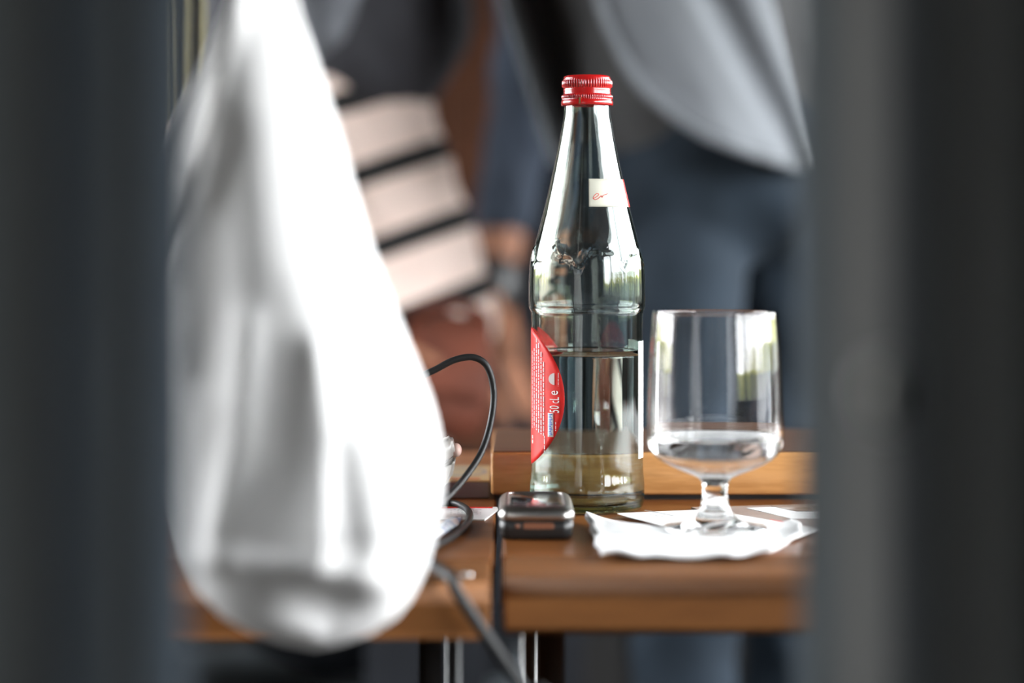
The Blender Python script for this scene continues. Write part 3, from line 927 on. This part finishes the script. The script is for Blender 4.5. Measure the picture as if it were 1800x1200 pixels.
# ------------------------------------------------------------------ the white cloth bag hanging in front of the table
M['bag'] = clothmat('white_cotton', (0.82, 0.81, 0.80), 0.14, 0.25)
GYc = 0.935
ed_l = [(-190, 452), (-120, 440), (-60, 424), (0, 408), (100, 384), (200, 358), (300, 332), (400, 310), (480, 298), (600, 290), (750, 290), (900, 305), (980, 322), (1040, 348), (1085, 392), (1115, 445), (1133, 500), (1140, 545)]
ed_r = [(-190, 470), (-120, 488), (-60, 502), (0, 520), (100, 556), (200, 588), (300, 616), (400, 643), (500, 678), (600, 717), (650, 738), (700, 757), (750, 770), (800, 778), (850, 778), (900, 772), (950, 761), (1000, 747), (1050, 724), (1085, 696), (1115, 650), (1133, 595), (1140, 560)]
ridge = [(-190, 462), (0, 440), (300, 462), (450, 490), (600, 552), (750, 612), (900, 650), (1000, 640), (1140, 555)]
dep = [(-190, .004), (-60, .010), (0, .014), (300, .030), (600, .044), (800, .054), (900, .060), (950, .058), (1000, .050), (1060, .034), (1100, .020), (1125, .009), (1140, .002)]
creases = [  # polyline, width px, depth m (+ proud of the cloth)
    ([(415, 20), (370, 200), (330, 360), (302, 480)], 26, .010),
    ([(400, 250), (395, 500), (385, 640)], 44, -.005),
    ([(455, 560), (440, 760), (385, 960)], 28, .005),
    ([(510, 640), (520, 800), (500, 930)], 44, -.003),
    ([(572, 600), (588, 760), (582, 965)], 20, .0048),
    ([(612, 780), (640, 940)], 26, -.003),
    ([(520, 0), (560, 300), (600, 480)], 22, -.004),
    ([(690, 620), (705, 760), (700, 900)], 30, .004),
]
def seg_dist(x, y, poly):
    best = 1e9
    for (x0, y0), (x1, y1) in zip(poly[:-1], poly[1:]):
        dx, dy = x1 - x0, y1 - y0
        t = max(0, min(1, ((x - x0) * dx + (y - y0) * dy) / (dx * dx + dy * dy)))
        best = min(best, math.hypot(x - x0 - t * dx, y - y0 - t * dy))
    return best
def fold(x, y):
    s = 0
    for poly, wd, a in creases: s += a * math.exp(-(seg_dist(x, y, poly) / wd) ** 2)
    # pocket of slack cloth at the bottom
    s += 0.007 * math.exp(-((y - (965 + 0.0006 * (x - 480) ** 2)) / 26) ** 2) * math.exp(-((x - 500) / 150) ** 2)
    s -= 0.016 * math.exp(-((y - 1035) / 42) ** 2) * math.exp(-((x - 590) / 70) ** 2)
    s += 0.004 * math.exp(-(seg_dist(x, y, [(380, 1040), (450, 1075), (560, 1100)]) / 18) ** 2)
    return s
bag = empty('cloth_bag', (P(520, 600, GYc).x, GYc, 0.72), 'white cotton bag hanging blurred in front of the left table', 'bag')
rows = []
ys = list(range(-190, 1100, 14)) + list(range(1100, 1141, 4))
NU = 64
for y in ys:
    l, r, rd, d = lerp_prof(ed_l, y), lerp_prof(ed_r, y), lerp_prof(ridge, y), lerp_prof(dep, y)
    ur = (rd - l) / max(1, r - l)
    row = []
    for k in range(2 * NU):
        front = k < NU
        t = (k / NU) if front else (2 - k / NU)
        u = 0.5 - 0.5 * math.cos(PI * t)
        x = l + (r - l) * u
        if u < ur: q = math.sin(PI / 2 * u / max(ur, .01)) ** 0.75
        else: q = math.cos(PI / 2 * (u - ur) / max(1 - ur, .01)) ** 0.75 if u < 1 else 0
        edge = min(1, 6 * u * (1 - u) * 1.2)
        Yo = -(d * q + fold(x, y) * edge) if front else d * 0.8 * math.sin(PI * u) ** .8
        p = P(x, y, GYc)
        row.append(Vector((p.x, GYc + Yo, p.z)))
    rows.append(row)
bm = bmesh.new()
vs = [[bm.verts.new(p) for p in r] for r in rows]
n = 2 * NU
for a, b in zip(vs[:-1], vs[1:]):
    for k in range(n): bm.faces.new((a[k], a[(k + 1) % n], b[(k + 1) % n], b[k]))
bm.faces.new(vs[-1])
bmesh.ops.remove_doubles(bm, verts=bm.verts, dist=1e-5)
frombm('bag_cloth', bm, M['bag'], bag, True)
HK = P(462, -190, GYc)
tube('handle', [P(300, 470, GYc - .004), P(310, 380, GYc - .010), P(318, 290, GYc - .014), P(335, 215, GYc - .016), P(368, 120, GYc - .016), P(408, 20, GYc - .016), P(440, -90, GYc - .012), HK + Vector((-.004, -.004, 0)), HK + Vector((-.002, 0, .2)), HK + Vector((0, 0, .438))],
     0.004, M['bag'], bag, 10, 6, radii=[.002, .004, .005, .005, .0035, .003, .003, .003, .003, .003])
tube('handle', [P(520, 40, GYc), P(490, -90, GYc), HK + Vector((.003, .002, 0)), HK + Vector((.002, .002, .2)), HK + Vector((0.001, 0.002, .44))], 0.003, M['bag'], bag, 10, 6)
# unseen steel rod and hook under the ceiling that carries it
hk = empty('ceiling_hook', (HK.x, HK.y, ZC), 'thin steel rod with a hook hanging from the ceiling, carrying the bag', 'hook', kind='structure')
hz = HK.z + .44
tube('hook_rod', [Vector((HK.x + .02, HK.y, ZC)), Vector((HK.x + .02, HK.y, hz + .25)), Vector((HK.x + .02, HK.y, hz + .03)), Vector((HK.x + .014, HK.y, hz - .002)), Vector((HK.x, HK.y, hz - .008)), Vector((HK.x - .013, HK.y, hz + .002)), Vector((HK.x - .016, HK.y, hz + .02))], 0.003, M['steel'], hk, 10, 6)

# ------------------------------------------------------------------ people behind the table
def noise_fold(amp, sx=40, sz=60, ph=0.0):
    return lambda c: amp * (math.sin(c.z * sz + 3 * math.sin(c.x * sx + ph)) + 0.6 * math.sin(c.z * sz * 0.43 + c.x * sx * 1.3 + c.y * 30 + ph))
M['skin'] = mat('skin', (0.2415, 0.0943, 0.0435), 0.6, var=0.06, vscale=30)
M['jeans'] = mat('blue_denim', (0.019, 0.028, 0.039), 0.85, var=0.25, vscale=14, spec=0.2)
M['jeans2'] = mat('faded_denim', (0.032, 0.041, 0.058), 0.85, var=0.2, vscale=14, spec=0.2)
M['greyjacket'] = mat('grey_jacket_cloth', (0.135, 0.147, 0.162), 0.75, var=0.06, vscale=10, sheen=0.2)
M['greyjacket2'] = mat('slate_jacket_cloth', (0.15, 0.156, 0.165), 0.8, var=0.08, vscale=10)
M['darkshirt'] = mat('charcoal_shirt_cloth', (0.055, 0.055, 0.056), 0.85, var=0.1)
M['darkjacket'] = mat('dark_plum_cloth', (0.045, 0.046, 0.055), 0.8, var=0.2, vscale=12)
M['rusttrousers'] = mat('rust_trouser_cloth', (0.17, 0.042, 0.018), 0.8, var=0.15, vscale=14)
M['darktrousers'] = mat('black_trouser_cloth', (0.012, 0.013, 0.016), 0.9, var=0.1, spec=0.2)
M['hair'] = mat('dark_hair', (0.03, 0.02, 0.014), 0.5, var=0.2, vscale=90, stretch=(1, 1, .1))
M['shoe'] = mat('black_leather', (0.02, 0.02, 0.02), 0.4, var=0.1)
M['eye'] = mat('eye', (0.5, 0.5, 0.48), 0.1)

def head(bm, c, d, r=0.092):
    """c: centre of the skull, d: unit direction of the face"""
    d = Vector(d).normalized(); s = Vector((-d.y, d.x, 0)); up = Vector((0, 0, 1))
    limb(bm, c - d * .02, r * .98, c + d * .012, r * .95, 18, 7)
    limb(bm, c + d * .012 + up * .01, r * .86, c + d * .034 - up * .085, r * .42, 16, 6)      # face to chin
    limb(bm, c + d * .098 + up * .012, .008, c + d * .116 - up * .022, .0135, 10, 4)           # nose
    limb(bm, c + d * .084 - up * .055 + s * .018, .008, c + d * .084 - up * .055 - s * .018, .008, 10, 4)  # mouth
    for k in (-1, 1):
        limb(bm, c + s * k * .088 - d * .006 + up * .014, .012, c + s * k * .088 - d * .002 - up * .018, .009, 10, 4)  # ears
        limb(bm, c + d * .082 + s * k * .048 + up * .026, .009, c + d * .09 + s * k * .016 + up * .024, .009, 8, 3)     # brow
    return d, s
def hair_eyes(o, c, d, long_=0.0):
    d = Vector(d).normalized(); s = Vector((-d.y, d.x, 0)); up = Vector((0, 0, 1))
    bm = bmesh.new()
    limb(bm, c - d * .03 + up * .018, .096, c + d * .012 + up * .028, .090, 18, 7)
    limb(bm, c - d * .05 + up * .0, .082, c - d * .055 - up * (.05 + long_), .062, 16, 6)
    fuse('hair', bm, M['hair'], o, 0.008, 3)
    for k in (-1, 1):
        bm = bmesh.new()
        bmesh.ops.create_uvsphere(bm, u_segments=14, v_segments=8, radius=.011, matrix=Matrix.Translation(c + d * .078 + s * k * .031 + up * .006))
        frombm('eye', bm, M['eye'], o, True)
def hand(bm, wrist, d, palm_n, thumb, size=1.0, curl=0.5):
    """d: direction of the fingers, palm_n: normal of the palm, thumb: +1 / -1 side"""
    d = Vector(d).normalized(); n_ = Vector(palm_n); n_ = (n_ - d * n_.dot(d)).normalized(); s = d.cross(n_) * thumb
    L = .085 * size
    for q in (-.028, -.010, .010, .028):
        limb(bm, wrist + s * q * .6 * size, .013 * size, wrist + d * L + s * q * size, .0125 * size, 10, 4)
    for q, ln in ((.032, .070), (.0115, .080), (-.0105, .074), (-.031, .058)):
        p = wrist + d * L + s * q * size
        dd = d.copy()
        for i, f in enumerate((.45, .32, .23)):
            dd = (dd + n_ * curl * (.35 + .25 * i)).normalized()
            e_ = p + dd * ln * f * size
            limb(bm, p, (.0095 - .0008 * i) * size, e_, (.0088 - .0009 * i) * size, 10, 4)
            p = e_
    p = wrist + d * .025 * size + s * .03 * size
    e1 = p + (d * .75 + s * .65 + n_ * .25).normalized() * .042 * size
    e2 = e1 + (d * .95 + s * .2 + n_ * .3).normalized() * .034 * size
    limb(bm, p, .013 * size, e1, .0105 * size, 10, 4); limb(bm, e1, .0105 * size, e2, .0085 * size, 10, 4)
def shoe(o, ankle, d, mt):
    d = Vector(d).normalized()
    bm = bmesh.new()
    a = Vector((ankle[0], ankle[1], 0.042))
    limb(bm, a - d * .035, .036, a + d * .06, .034, 14, 5); limb(bm, a + d * .06 - Vector((0, 0, .006)), .034, a + d * .15 - Vector((0, 0, .012)), .026, 14, 5)
    limb(bm, a, .036, a + Vector((0, 0, .05)), .04, 14, 5)
    for v in bm.verts: v.co.z = max(v.co.z, 0.001)
    fuse('shoe', bm, mt, o, .007, 2)

# --- person A: grey open jacket, dark jeans, stands behind the glass
AY = 2.36
pa = empty('person', (0.22, AY, 0), 'person in open pale grey jacket and dark blue jeans standing behind the glass', 'person', 'people standing behind the table')
hipA = Vector((0.215, AY + .03, 1.0)); chA = Vector((0.125, AY + .02, 1.33)); nkA = Vector((0.10, AY, 1.47)); hdA = Vector((0.085, AY - .03, 1.60))
k1 = Vector((P(1205, 600, 2.33).x, 2.33, .52)); an1 = Vector((.175, 2.37, .09)); h1 = Vector((.180, 2.37, .95))
k2 = Vector((P(1385, 600, 2.50).x, 2.47, .52)); an2 = Vector((.31, 2.55, .09)); h2 = Vector((P(1392, 450, 2.47).x, 2.47, .95))
bm = bmesh.new()
limb(bm, hipA, .115, hipA + Vector((-.03, 0, .14)), .105, 18, 6, (1.25, .85))
limb(bm, hipA + Vector((-.03, 0, .14)), .105, chA, .118, 18, 6, (1.3, .85))
limb(bm, chA + Vector((0, 0, .06)), .07, nkA, .052); limb(bm, nkA, .052, hdA, .056)
head(bm, hdA + Vector((0, 0, .03)), (-.5, -1, 0))
for (h, k, a) in ((h1, k1, an1), (h2, k2, an2)):
    limb(bm, h, .058, k, .046); limb(bm, k, .046, a, .032); limb(bm, a, .032, a + Vector((-.02, -.05, -.045)), .026)
for s in (-1, 1):
    sh = chA + Vector((.155 * s, .0, .055)); el = chA + Vector((.205 * s, -.03, -.10)); wr = chA + Vector((.05 * s, -.24, -.02))
    limb(bm, chA + Vector((.07 * s, 0, .05)), .07, sh, .058); limb(bm, sh, .052, el, .04); limb(bm, el, .042, wr, .027)
    hand(bm, wr, (-.6 * s, -.5, .3), (0, .5, .6), s, 1.0, .5)
fuse('body', bm, M['skin'], pa, .0075, 3)
hair_eyes(pa, hdA + Vector((0, 0, .03)), (-.5, -1, 0))
bm = bmesh.new()
limb(bm, hipA + Vector((0, 0, -.02)), .122, hipA + Vector((-.015, 0, .07)), .115, 18, 6, (1.22, .9))
for (h, k, a) in ((h1, k1, an1), (h2, k2, an2)):
    limb(bm, h, .066, k, .057); limb(bm, k, .057, a + Vector((0, 0, -.01)), .05)
fuse('jeans', bm, M['jeans'], pa, .009, 3, noise_fold(.0022, 24, 55))
bm = bmesh.new()
limb(bm, hipA + Vector((-.01, 0, .03)), .119, hipA + Vector((-.03, 0, .14)), .113, 18, 6, (1.32, .92))
limb(bm, hipA + Vector((-.03, 0, .14)), .113, chA + Vector((0, 0, .03)), .126, 18, 6, (1.32, .9))
fuse('shirt', bm, M['darkshirt'], pa, .009, 3, noise_fold(.001))
shoe(pa, an1, (-.3, -1, 0), M['shoe']); shoe(pa, an2, (-.3, -1, 0), M['shoe'])
# jacket: columns of cloth that end at a curved front edge and hem
jp = [(1036, -90), (1050, 0), (1075, 70), (1118, 150), (1180, 207), (1250, 250), (1340, 280), (1405, 292), (1440, 290)]
Yfr = AY - .13
rows = []
NP = 44; NZ = 30
def jpoint(t):
    f = t * (len(jp) - 1); i = min(int(f), len(jp) - 2); f -= i
    p0, p1, p2, p3 = jp[max(i - 1, 0)], jp[i], jp[i + 1], jp[min(i + 2, len(jp) - 1)]
    return [0.5 * ((2 * b) + (c - a) * f + (2 * a - 5 * b + 4 * c - d) * f * f + (3 * b - a - 3 * c + d) * f ** 3) for a, b, c, d in zip(p0, p1, p2, p3)]
def lean(z): return -.31 * (z - .97)
sL, sR = .125, .335
def depthY(s): # rounded front of the torso
    q = max(-1, min(1, (s - .19) / .155)); return AY + .02 - .155 * math.sqrt(max(0, 1 - q * q))
cols = []
for i in range(NP + 1):
    x, y = jpoint(i / NP)
    p = P(x, y, AY - .1)
    s = p.x - lean(p.z)
    cols.append((s, p.z, None))
s_end = cols[-1][0]
for i in range(1, 26):   # round the right side and over the back
    a = i / 25 * PI
    cols.append((None, .968, a))
ZT = 1.40
for j in range(NZ + 1):
    v = j / NZ; row = []
    for (s, z0, a) in cols:
        z = z0 + (ZT - z0) * v
        if a is None:
            X = s + lean(z); Yy = depthY(s)
            wave = .012 * math.sin(s * 55 + z * 9) * math.exp(-((s - .27) / .07) ** 2) + .008 * math.exp(-((s - (.255 - .25 * (z - 1.0))) / .012) ** 2) - .010 * math.exp(-((s - (.285 - .25 * (z - 1.0))) / .016) ** 2)
            Yy -= wave
            if v < .06 : Yy -= .006
            row.append(Vector((X, Yy, z)))
        else:
            c0 = .19; R = s_end - c0
            X = c0 + (R + .038 * min(1, a / .5)) * math.cos(a) + lean(z)
            Yy = depthY(s_end) + .16 * math.sin(a) + .02 * (a / PI)
            row.append(Vector((X, Yy, z)))
    rows.append(row)
jk = grid_sheet('jacket', rows, M['greyjacket'], pa, .004)
# rolled hem along the front edge
tube('jacket_hem', [Vector((r.x, r.y - .002, r.z)) for r in rows[0][:NP + 1:2]], .0045, M['greyjacket'], jk, 8, 2)
bm = bmesh.new()
for s in (-1, 1):
    sh = chA + Vector((.155 * s, .0, .055)); el = chA + Vector((.205 * s, -.03, -.10)); wr = chA + Vector((.065 * s, -.22, -.025))
    limb(bm, chA + Vector((.05 * s, 0, .06)), .085, sh, .07); limb(bm, sh, .066, el, .056); limb(bm, el, .056, wr, .040)
limb(bm, chA + Vector((0, 0, -.05)), .136, chA + Vector((0, 0, .06)), .12, 18, 6, (1.2, .86))
fuse('jacket_sleeves', bm, M['greyjacket'], jk, .009, 3, noise_fold(.002))

# --- person B: slate blue jacket, arm hanging, further back
BYp = 3.0
pb = empty('person', (0.07, BYp, 0), 'person in slate blue jacket with one bare hand hanging, behind the bottle', 'person', 'people standing behind the table')
hipB = Vector((.125, BYp + .02, .93)); chB = Vector((.135, BYp + .02, 1.34)); hdB = Vector((.135, BYp - .02, 1.61))
shB = chB + Vector((-.085, .06, .05)); elB = Vector((P(922, 250, 2.92).x, 2.92, 1.06)); wrB = Vector((P(868, 500, 2.84).x, 2.84, .845))
bm = bmesh.new()
limb(bm, hipB, .112, hipB + Vector((0, 0, .14)), .10, 18, 6, (1.25, .85)); limb(bm, hipB + Vector((0, 0, .14)), .10, chB, .115, 18, 6, (1.3, .85))
limb(bm, chB + Vector((0, 0, .06)), .07, chB + Vector((0, -.01, .15)), .052); limb(bm, chB + Vector((0, -.01, .15)), .052, hdB, .056)
head(bm, hdB + Vector((0, 0, .03)), (.2, -1, 0))
for s in (-1, 1):
    h = hipB + Vector((.075 * s, 0, -.03)); k = hipB + Vector((.085 * s, -.02, -.42)); a = Vector((hipB.x + .09 * s, BYp + .03, .09))
    limb(bm, h, .075, k, .05); limb(bm, k, .05, a, .033); limb(bm, a, .033, a + Vector((0, -.05, -.045)), .027)
limb(bm, chB + Vector((-.07, 0, .05)), .07, shB, .056); limb(bm, shB, .052, elB, .041); limb(bm, elB, .042, wrB, .028)
hand(bm, wrB, (P(893, 640, 2.84) - P(868, 500, 2.84)), (1, -.2, 0), 1, 1.15, .28)
shB2 = chB + Vector((.155, 0, .05)); elB2 = chB + Vector((.2, .03, -.24)); wrB2 = chB + Vector((.2, -.05, -.47))
limb(bm, chB + Vector((.07, 0, .05)), .07, shB2, .056); limb(bm, shB2, .052, elB2, .041); limb(bm, elB2, .042, wrB2, .028)
hand(bm, wrB2, (0, -.1, -1), (-1, 0, 0), -1, 1.0, .3)
fuse('body', bm, M['skin'], pb, .0075, 3)
hair_eyes(pb, hdB + Vector((0, 0, .03)), (.2, -1, 0), .04)
bm = bmesh.new()
limb(bm, hipB + Vector((0, 0, -.02)), .12, hipB + Vector((0, 0, .08)), .112, 18, 6, (1.22, .9))
for s in (-1, 1):
    h = hipB + Vector((.075 * s, 0, -.03)); k = hipB + Vector((.085 * s, -.02, -.42)); a = Vector((hipB.x + .09 * s, BYp + .03, .08))
    limb(bm, h, .087, k, .063); limb(bm, k, .063, a, .055)
    shoe(pb, a, (0, -1, 0), M['shoe'])
fuse('trousers', bm, M['darktrousers'], pb, .009, 3, noise_fold(.002))
bm = bmesh.new()
limb(bm, chB + Vector((-.04, 0, .06)), .088, shB, .072); limb(bm, shB, .06, elB, .047); limb(bm, elB, .047, wrB + (elB - wrB) * .32, .038)
limb(bm, chB + Vector((.04, 0, .06)), .088, shB2, .072); limb(bm, shB2, .066, elB2, .054); limb(bm, elB2, .054, wrB2 + (elB2 - wrB2) * .1, .042)
jb = fuse('jacket_sleeves', bm, M['jeans2'], pb, .009, 3, noise_fold(.002))
bm = bmesh.new()
limb(bm, Vector((.125, BYp - .10, 1.10)), .075, Vector((.122, BYp - .07, 1.24)), .125, 20, 6); limb(bm, Vector((.122, BYp - .05, 1.24)), .125, chB + Vector((0, 0, .03)), .128, 18, 6, (1.15, .95))
fuse('jacket', bm, M['greyjacket2'], pb, .009, 3, noise_fold(.002))
bm = bmesh.new()
dB = (elB - wrB).normalized()
limb(bm, wrB - dB * .022, .036, wrB - dB * .002, .035, 16, 3)
fuse('wristband', bm, M['shoe'], pb, .006, 2)

# --- person C: striped top, dark jacket, dark trousers, seated behind the white bag
CY = 2.5
m = mat('striped_knit', (0.8, 0.6, 0.5), 0.85)
n = m.node_tree; b = n.nodes['Principled BSDF']
t = n.nodes.new('ShaderNodeTexCoord'); sp = n.nodes.new('ShaderNodeSeparateXYZ'); n.links.new(t.outputs['Object'], sp.inputs[0])
m1 = n.nodes.new('ShaderNodeMath'); m1.operation = 'MULTIPLY_ADD'; m1.inputs[1].default_value = -.37; n.links.new(sp.outputs['X'], m1.inputs[0]); n.links.new(sp.outputs['Z'], m1.inputs[2])
m2 = n.nodes.new('ShaderNodeMath'); m2.operation = 'MULTIPLY_ADD'; m2.inputs[1].default_value = 1 / .083; m2.inputs[2].default_value = .5 - 1.0 / .083 + .29; n.links.new(m1.outputs[0], m2.inputs[0])
m3 = n.nodes.new('ShaderNodeMath'); m3.operation = 'FRACT'; n.links.new(m2.outputs[0], m3.inputs[0])
rp = n.nodes.new('ShaderNodeValToRGB'); rp.color_ramp.interpolation = 'CONSTANT'
rp.color_ramp.elements[0].position = 0; rp.color_ramp.elements[0].color = (.012, .012, .012, 1)
rp.color_ramp.elements[1].position = .16; rp.color_ramp.elements[1].color = (.88, .70, .62, 1)
el = rp.color_ramp.elements.new(.84); el.color = (.012, .012, .012, 1)
n.links.new(m3.outputs[0], rp.inputs[0]); n.links.new(rp.outputs[0], b.inputs['Base Color'])
M['stripe'] = m
pc = empty('person', (-.2, CY, 0), 'seated person in black and cream striped top and dark trousers, behind the bag', 'person')
plv = Vector((-.21, CY, .56)); be = Vector((-.165, CY, .79)); chC = Vector((-.245, CY, 1.03)); ch2 = Vector((-.27, CY, 1.14)); hdC = Vector((-.26, CY - .01, 1.40))
kn1 = Vector((-.055, 2.38, .60)); an_1 = Vector((-.14, 2.36, .20)); kn2 = Vector((-.03, 2.56, .54)); an_2 = Vector((-.14, 2.58, .09))
bm = bmesh.new()
limb(bm, plv, .115, be, .105, 18, 6, (.9, 1.2)); limb(bm, be, .105, chC, .11, 18, 6, (.9, 1.3)); limb(bm, chC, .11, ch2, .10, 18, 6, (.9, 1.4))
limb(bm, ch2, .07, ch2 + Vector((.0, 0, .12)), .052); limb(bm, ch2 + Vector((0, 0, .12)), .052, hdC, .056)
head(bm, hdC + Vector((0, 0, .03)), (1, -.2, 0))
limb(bm, plv + Vector((.02, -.08, 0)), .078, kn1, .052); limb(bm, kn1, .052, an_1, .034); limb(bm, an_1, .032, an_1 + Vector((.10, 0, -.04)), .024)
limb(bm, plv + Vector((.02, .08, -.01)), .078, kn2, .052); limb(bm, kn2, .052, an_2, .034); limb(bm, an_2, .034, an_2 + Vector((.06, 0, -.045)), .026)
shC = ch2 + Vector((0, -.17, .0)); elC = Vector((-.31, 2.30, .88)); wrC = Vector((-.20, 2.33, .80))
limb(bm, ch2 + Vector((0, -.07, .02)), .075, shC, .058); limb(bm, shC, .052, elC, .04); limb(bm, elC, .042, wrC, .027); hand(bm, wrC, (1, .2, -.25), (0, 0, -1), 1, 1.0, .25)
shC2 = ch2 + Vector((0, .17, .0)); elC2 = Vector((-.30, 2.70, .88)); wrC2 = Vector((-.12, 2.60, .78))
limb(bm, ch2 + Vector((0, .07, .02)), .075, shC2, .058); limb(bm, shC2, .052, elC2, .04); limb(bm, elC2, .042, wrC2, .027); hand(bm, wrC2, (1, -.2, -.6), (0, 0, -1), -1, 1.0, .4)
fuse('body', bm, M['skin'], pc, .0075, 3)
hair_eyes(pc, hdC + Vector((0, 0, .03)), (1, -.2, 0), .10)
bm = bmesh.new()
limb(bm, plv + Vector((.01, 0, .08)), .125, be, .122, 18, 6, (.98, 1.2)); limb(bm, be, .122, chC, .124, 18, 6, (.96, 1.25)); limb(bm, chC, .124, ch2, .108, 18, 6, (.92, 1.3))
fuse('striped_top', bm, M['stripe'], pc, .009, 3, noise_fold(.002))
bm = bmesh.new()
limb(bm, plv, .135, plv + Vector((0.02, 0, .02)), .135, 18, 6, (.95, 1.2))
limb(bm, plv + Vector((.02, -.08, .0)), .094, kn1, .074); limb(bm, kn1, .072, an_1 + Vector((0, 0, .01)), .056)
limb(bm, plv + Vector((.02, .08, -.01)), .094, kn2, .07); limb(bm, kn2, .068, an_2, .055)
fuse('trousers', bm, M['darktrousers'], pc, .009, 3, noise_fold(.0022, 30, 50))
bm = bmesh.new()
a = an_1 + Vector((.03, 0, -.045)); limb(bm, a + Vector((-.05, 0, .0)), .036, a + Vector((.05, 0, -.03)), .034, 14, 5); limb(bm, a + Vector((.05, 0, -.03)), .033, a + Vector((.13, 0, -.06)), .026, 14, 5)
fuse('shoe', bm, M['shoe'], pc, .007, 2)
shoe(pc, an_2, (1, 0, 0), M['shoe'])
bm = bmesh.new()
limb(bm, ch2 + Vector((.045, 0, -.02)), .145, ch2 + Vector((.02, 0, .05)), .14, 18, 6, (1, 1.3)); limb(bm, ch2 + Vector((-.0, 0, -.02)), .136, ch2 + Vector((0, 0, .06)), .10, 18, 6, (.98, 1.45))
limb(bm, ch2 + Vector((0, -.07, .02)), .088, shC, .074); limb(bm, shC, .068, elC, .056); limb(bm, elC, .056, wrC + (elC - wrC) * .25, .042)
limb(bm, ch2 + Vector((0, .07, .02)), .088, shC2, .074); limb(bm, shC2, .068, elC2, .056); limb(bm, elC2, .056, wrC2 + (elC2 - wrC2) * .2, .042)
fuse('jacket', bm, M['darkjacket'], pc, .009, 3, noise_fold(.002))
# grey scarf end hanging over the shoulder
M['scarf'] = mat('grey_scarf_knit', (0.16, 0.17, 0.19), 0.85, var=0.08)
rows = []
sp_ = [(470, 118), (520, 112), (565, 98), (595, 70), (618, 35), (634, -10), (650, -70)]
for j in range(12):
    v = j / 11; r = []
    for (x, y) in sp_:
        yy = y + (-150 - y) * v
        r.append(P(x, yy, 2.27) + Vector((0, .012 * math.sin(x * .08 + v * 3) + .10 * v * v, 0)))
    rows.append(r)
grid_sheet('scarf', rows, M['scarf'], pc, .008)

# pale shell chair that carries person C
M['shell'] = mat('pale_grey_plastic', (0.10, 0.115, 0.125), 0.6, var=0.04)
ch = empty('shell_chair', (-.24, CY, 0), 'pale grey shell chair under the seated person', 'chair')
rows = []
for j in range(15):
    v = j / 14
    for_x = .02 - .44 * min(v / .55, 1) - (.08 * max(0, (v - .55) / .45))
    z = .395 + .012 * math.cos(v / .55 * PI) * (1 if v < .55 else -1) + (0 if v < .5 else .42 * ((v - .5) / .5) ** 1.2)
    rows.append([Vector((for_x - .02 * abs(u) ** 2, CY + u * (.21 - .03 * v), z + .02 * u * u)) for u in [k / 8 - 1 for k in range(17)]])
grid_sheet('seat_shell', rows, M['shell'], ch, .008)
for (lx, ly) in ((-.02, -.17), (-.02, .17), (-.38, -.17), (-.38, .17)):
    tube('leg', [Vector((lx * .9 - .03, CY + ly * .8, .392)), Vector((lx * .96 - .02, CY + ly * .9, .21)), Vector((lx, CY + ly, .0))], .010, M['chrome'], ch, 10, 3)

# rust leather handbag standing on the seated person's lap
hb = empty('handbag', (-.075, 2.38, .665), 'rust brown leather handbag on the lap of the seated person', 'handbag')
bm = bmesh.new()
rows_ = []
hx, hy, hz0 = -.076, 2.375, .686
for j, (v, wx, wy) in enumerate(((0, .030, .04), (.03, .044, .052), (.25, .052, .060), (.6, .052, .055), (.85, .046, .042), (.97, .036, .026), (1, .02, .012))):
    rows_.append([bm.verts.new((hx + .01 * v + wx * (abs(math.cos(a)) ** .6) * (1 if math.cos(a) >= 0 else -1), hy + wy * (abs(math.sin(a)) ** .6) * (1 if math.sin(a) >= 0 else -1), hz0 + .125 * v + .004 * math.sin(a * 3) * v)) for a in [2 * PI * k / 40 for k in range(40)]])
for a, b in zip(rows_[:-1], rows_[1:]):
    for k in range(40): bm.faces.new((a[k], a[(k + 1) % 40], b[(k + 1) % 40], b[k]))
bm.faces.new(rows_[0]); bm.faces.new(rows_[-1])
M['rustleather'] = mat('rust_leather', (0.1080, 0.0232, 0.0080), 0.75, var=0.2, vscale=25, bump=0.3, bscale=200)
frombm('bag_body', bm, M['rustleather'], hb, True)
fl = [[Vector((hx + .01 + u * .043, hy - .045 - .017 * v + .012 * (1 - v) ** 2, hz0 + .118 - .07 * v - .012 * u * u * v)) for u in [k / 6 - 1 for k in range(13)]] for v in [j / 8 for j in range(9)]]
grid_sheet('flap', fl, M['rustleather'], hb, .003)
tube('handle', [Vector((hx - .03, hy, hz0 + .11)), Vector((hx - .025, hy - .01, hz0 + .128)), Vector((hx + .01, hy - .012, hz0 + .138)), Vector((hx + .045, hy - .01, hz0 + .128)), Vector((hx + .05, hy, hz0 + .11))], .005, M['rustleather'], hb, 10, 6)
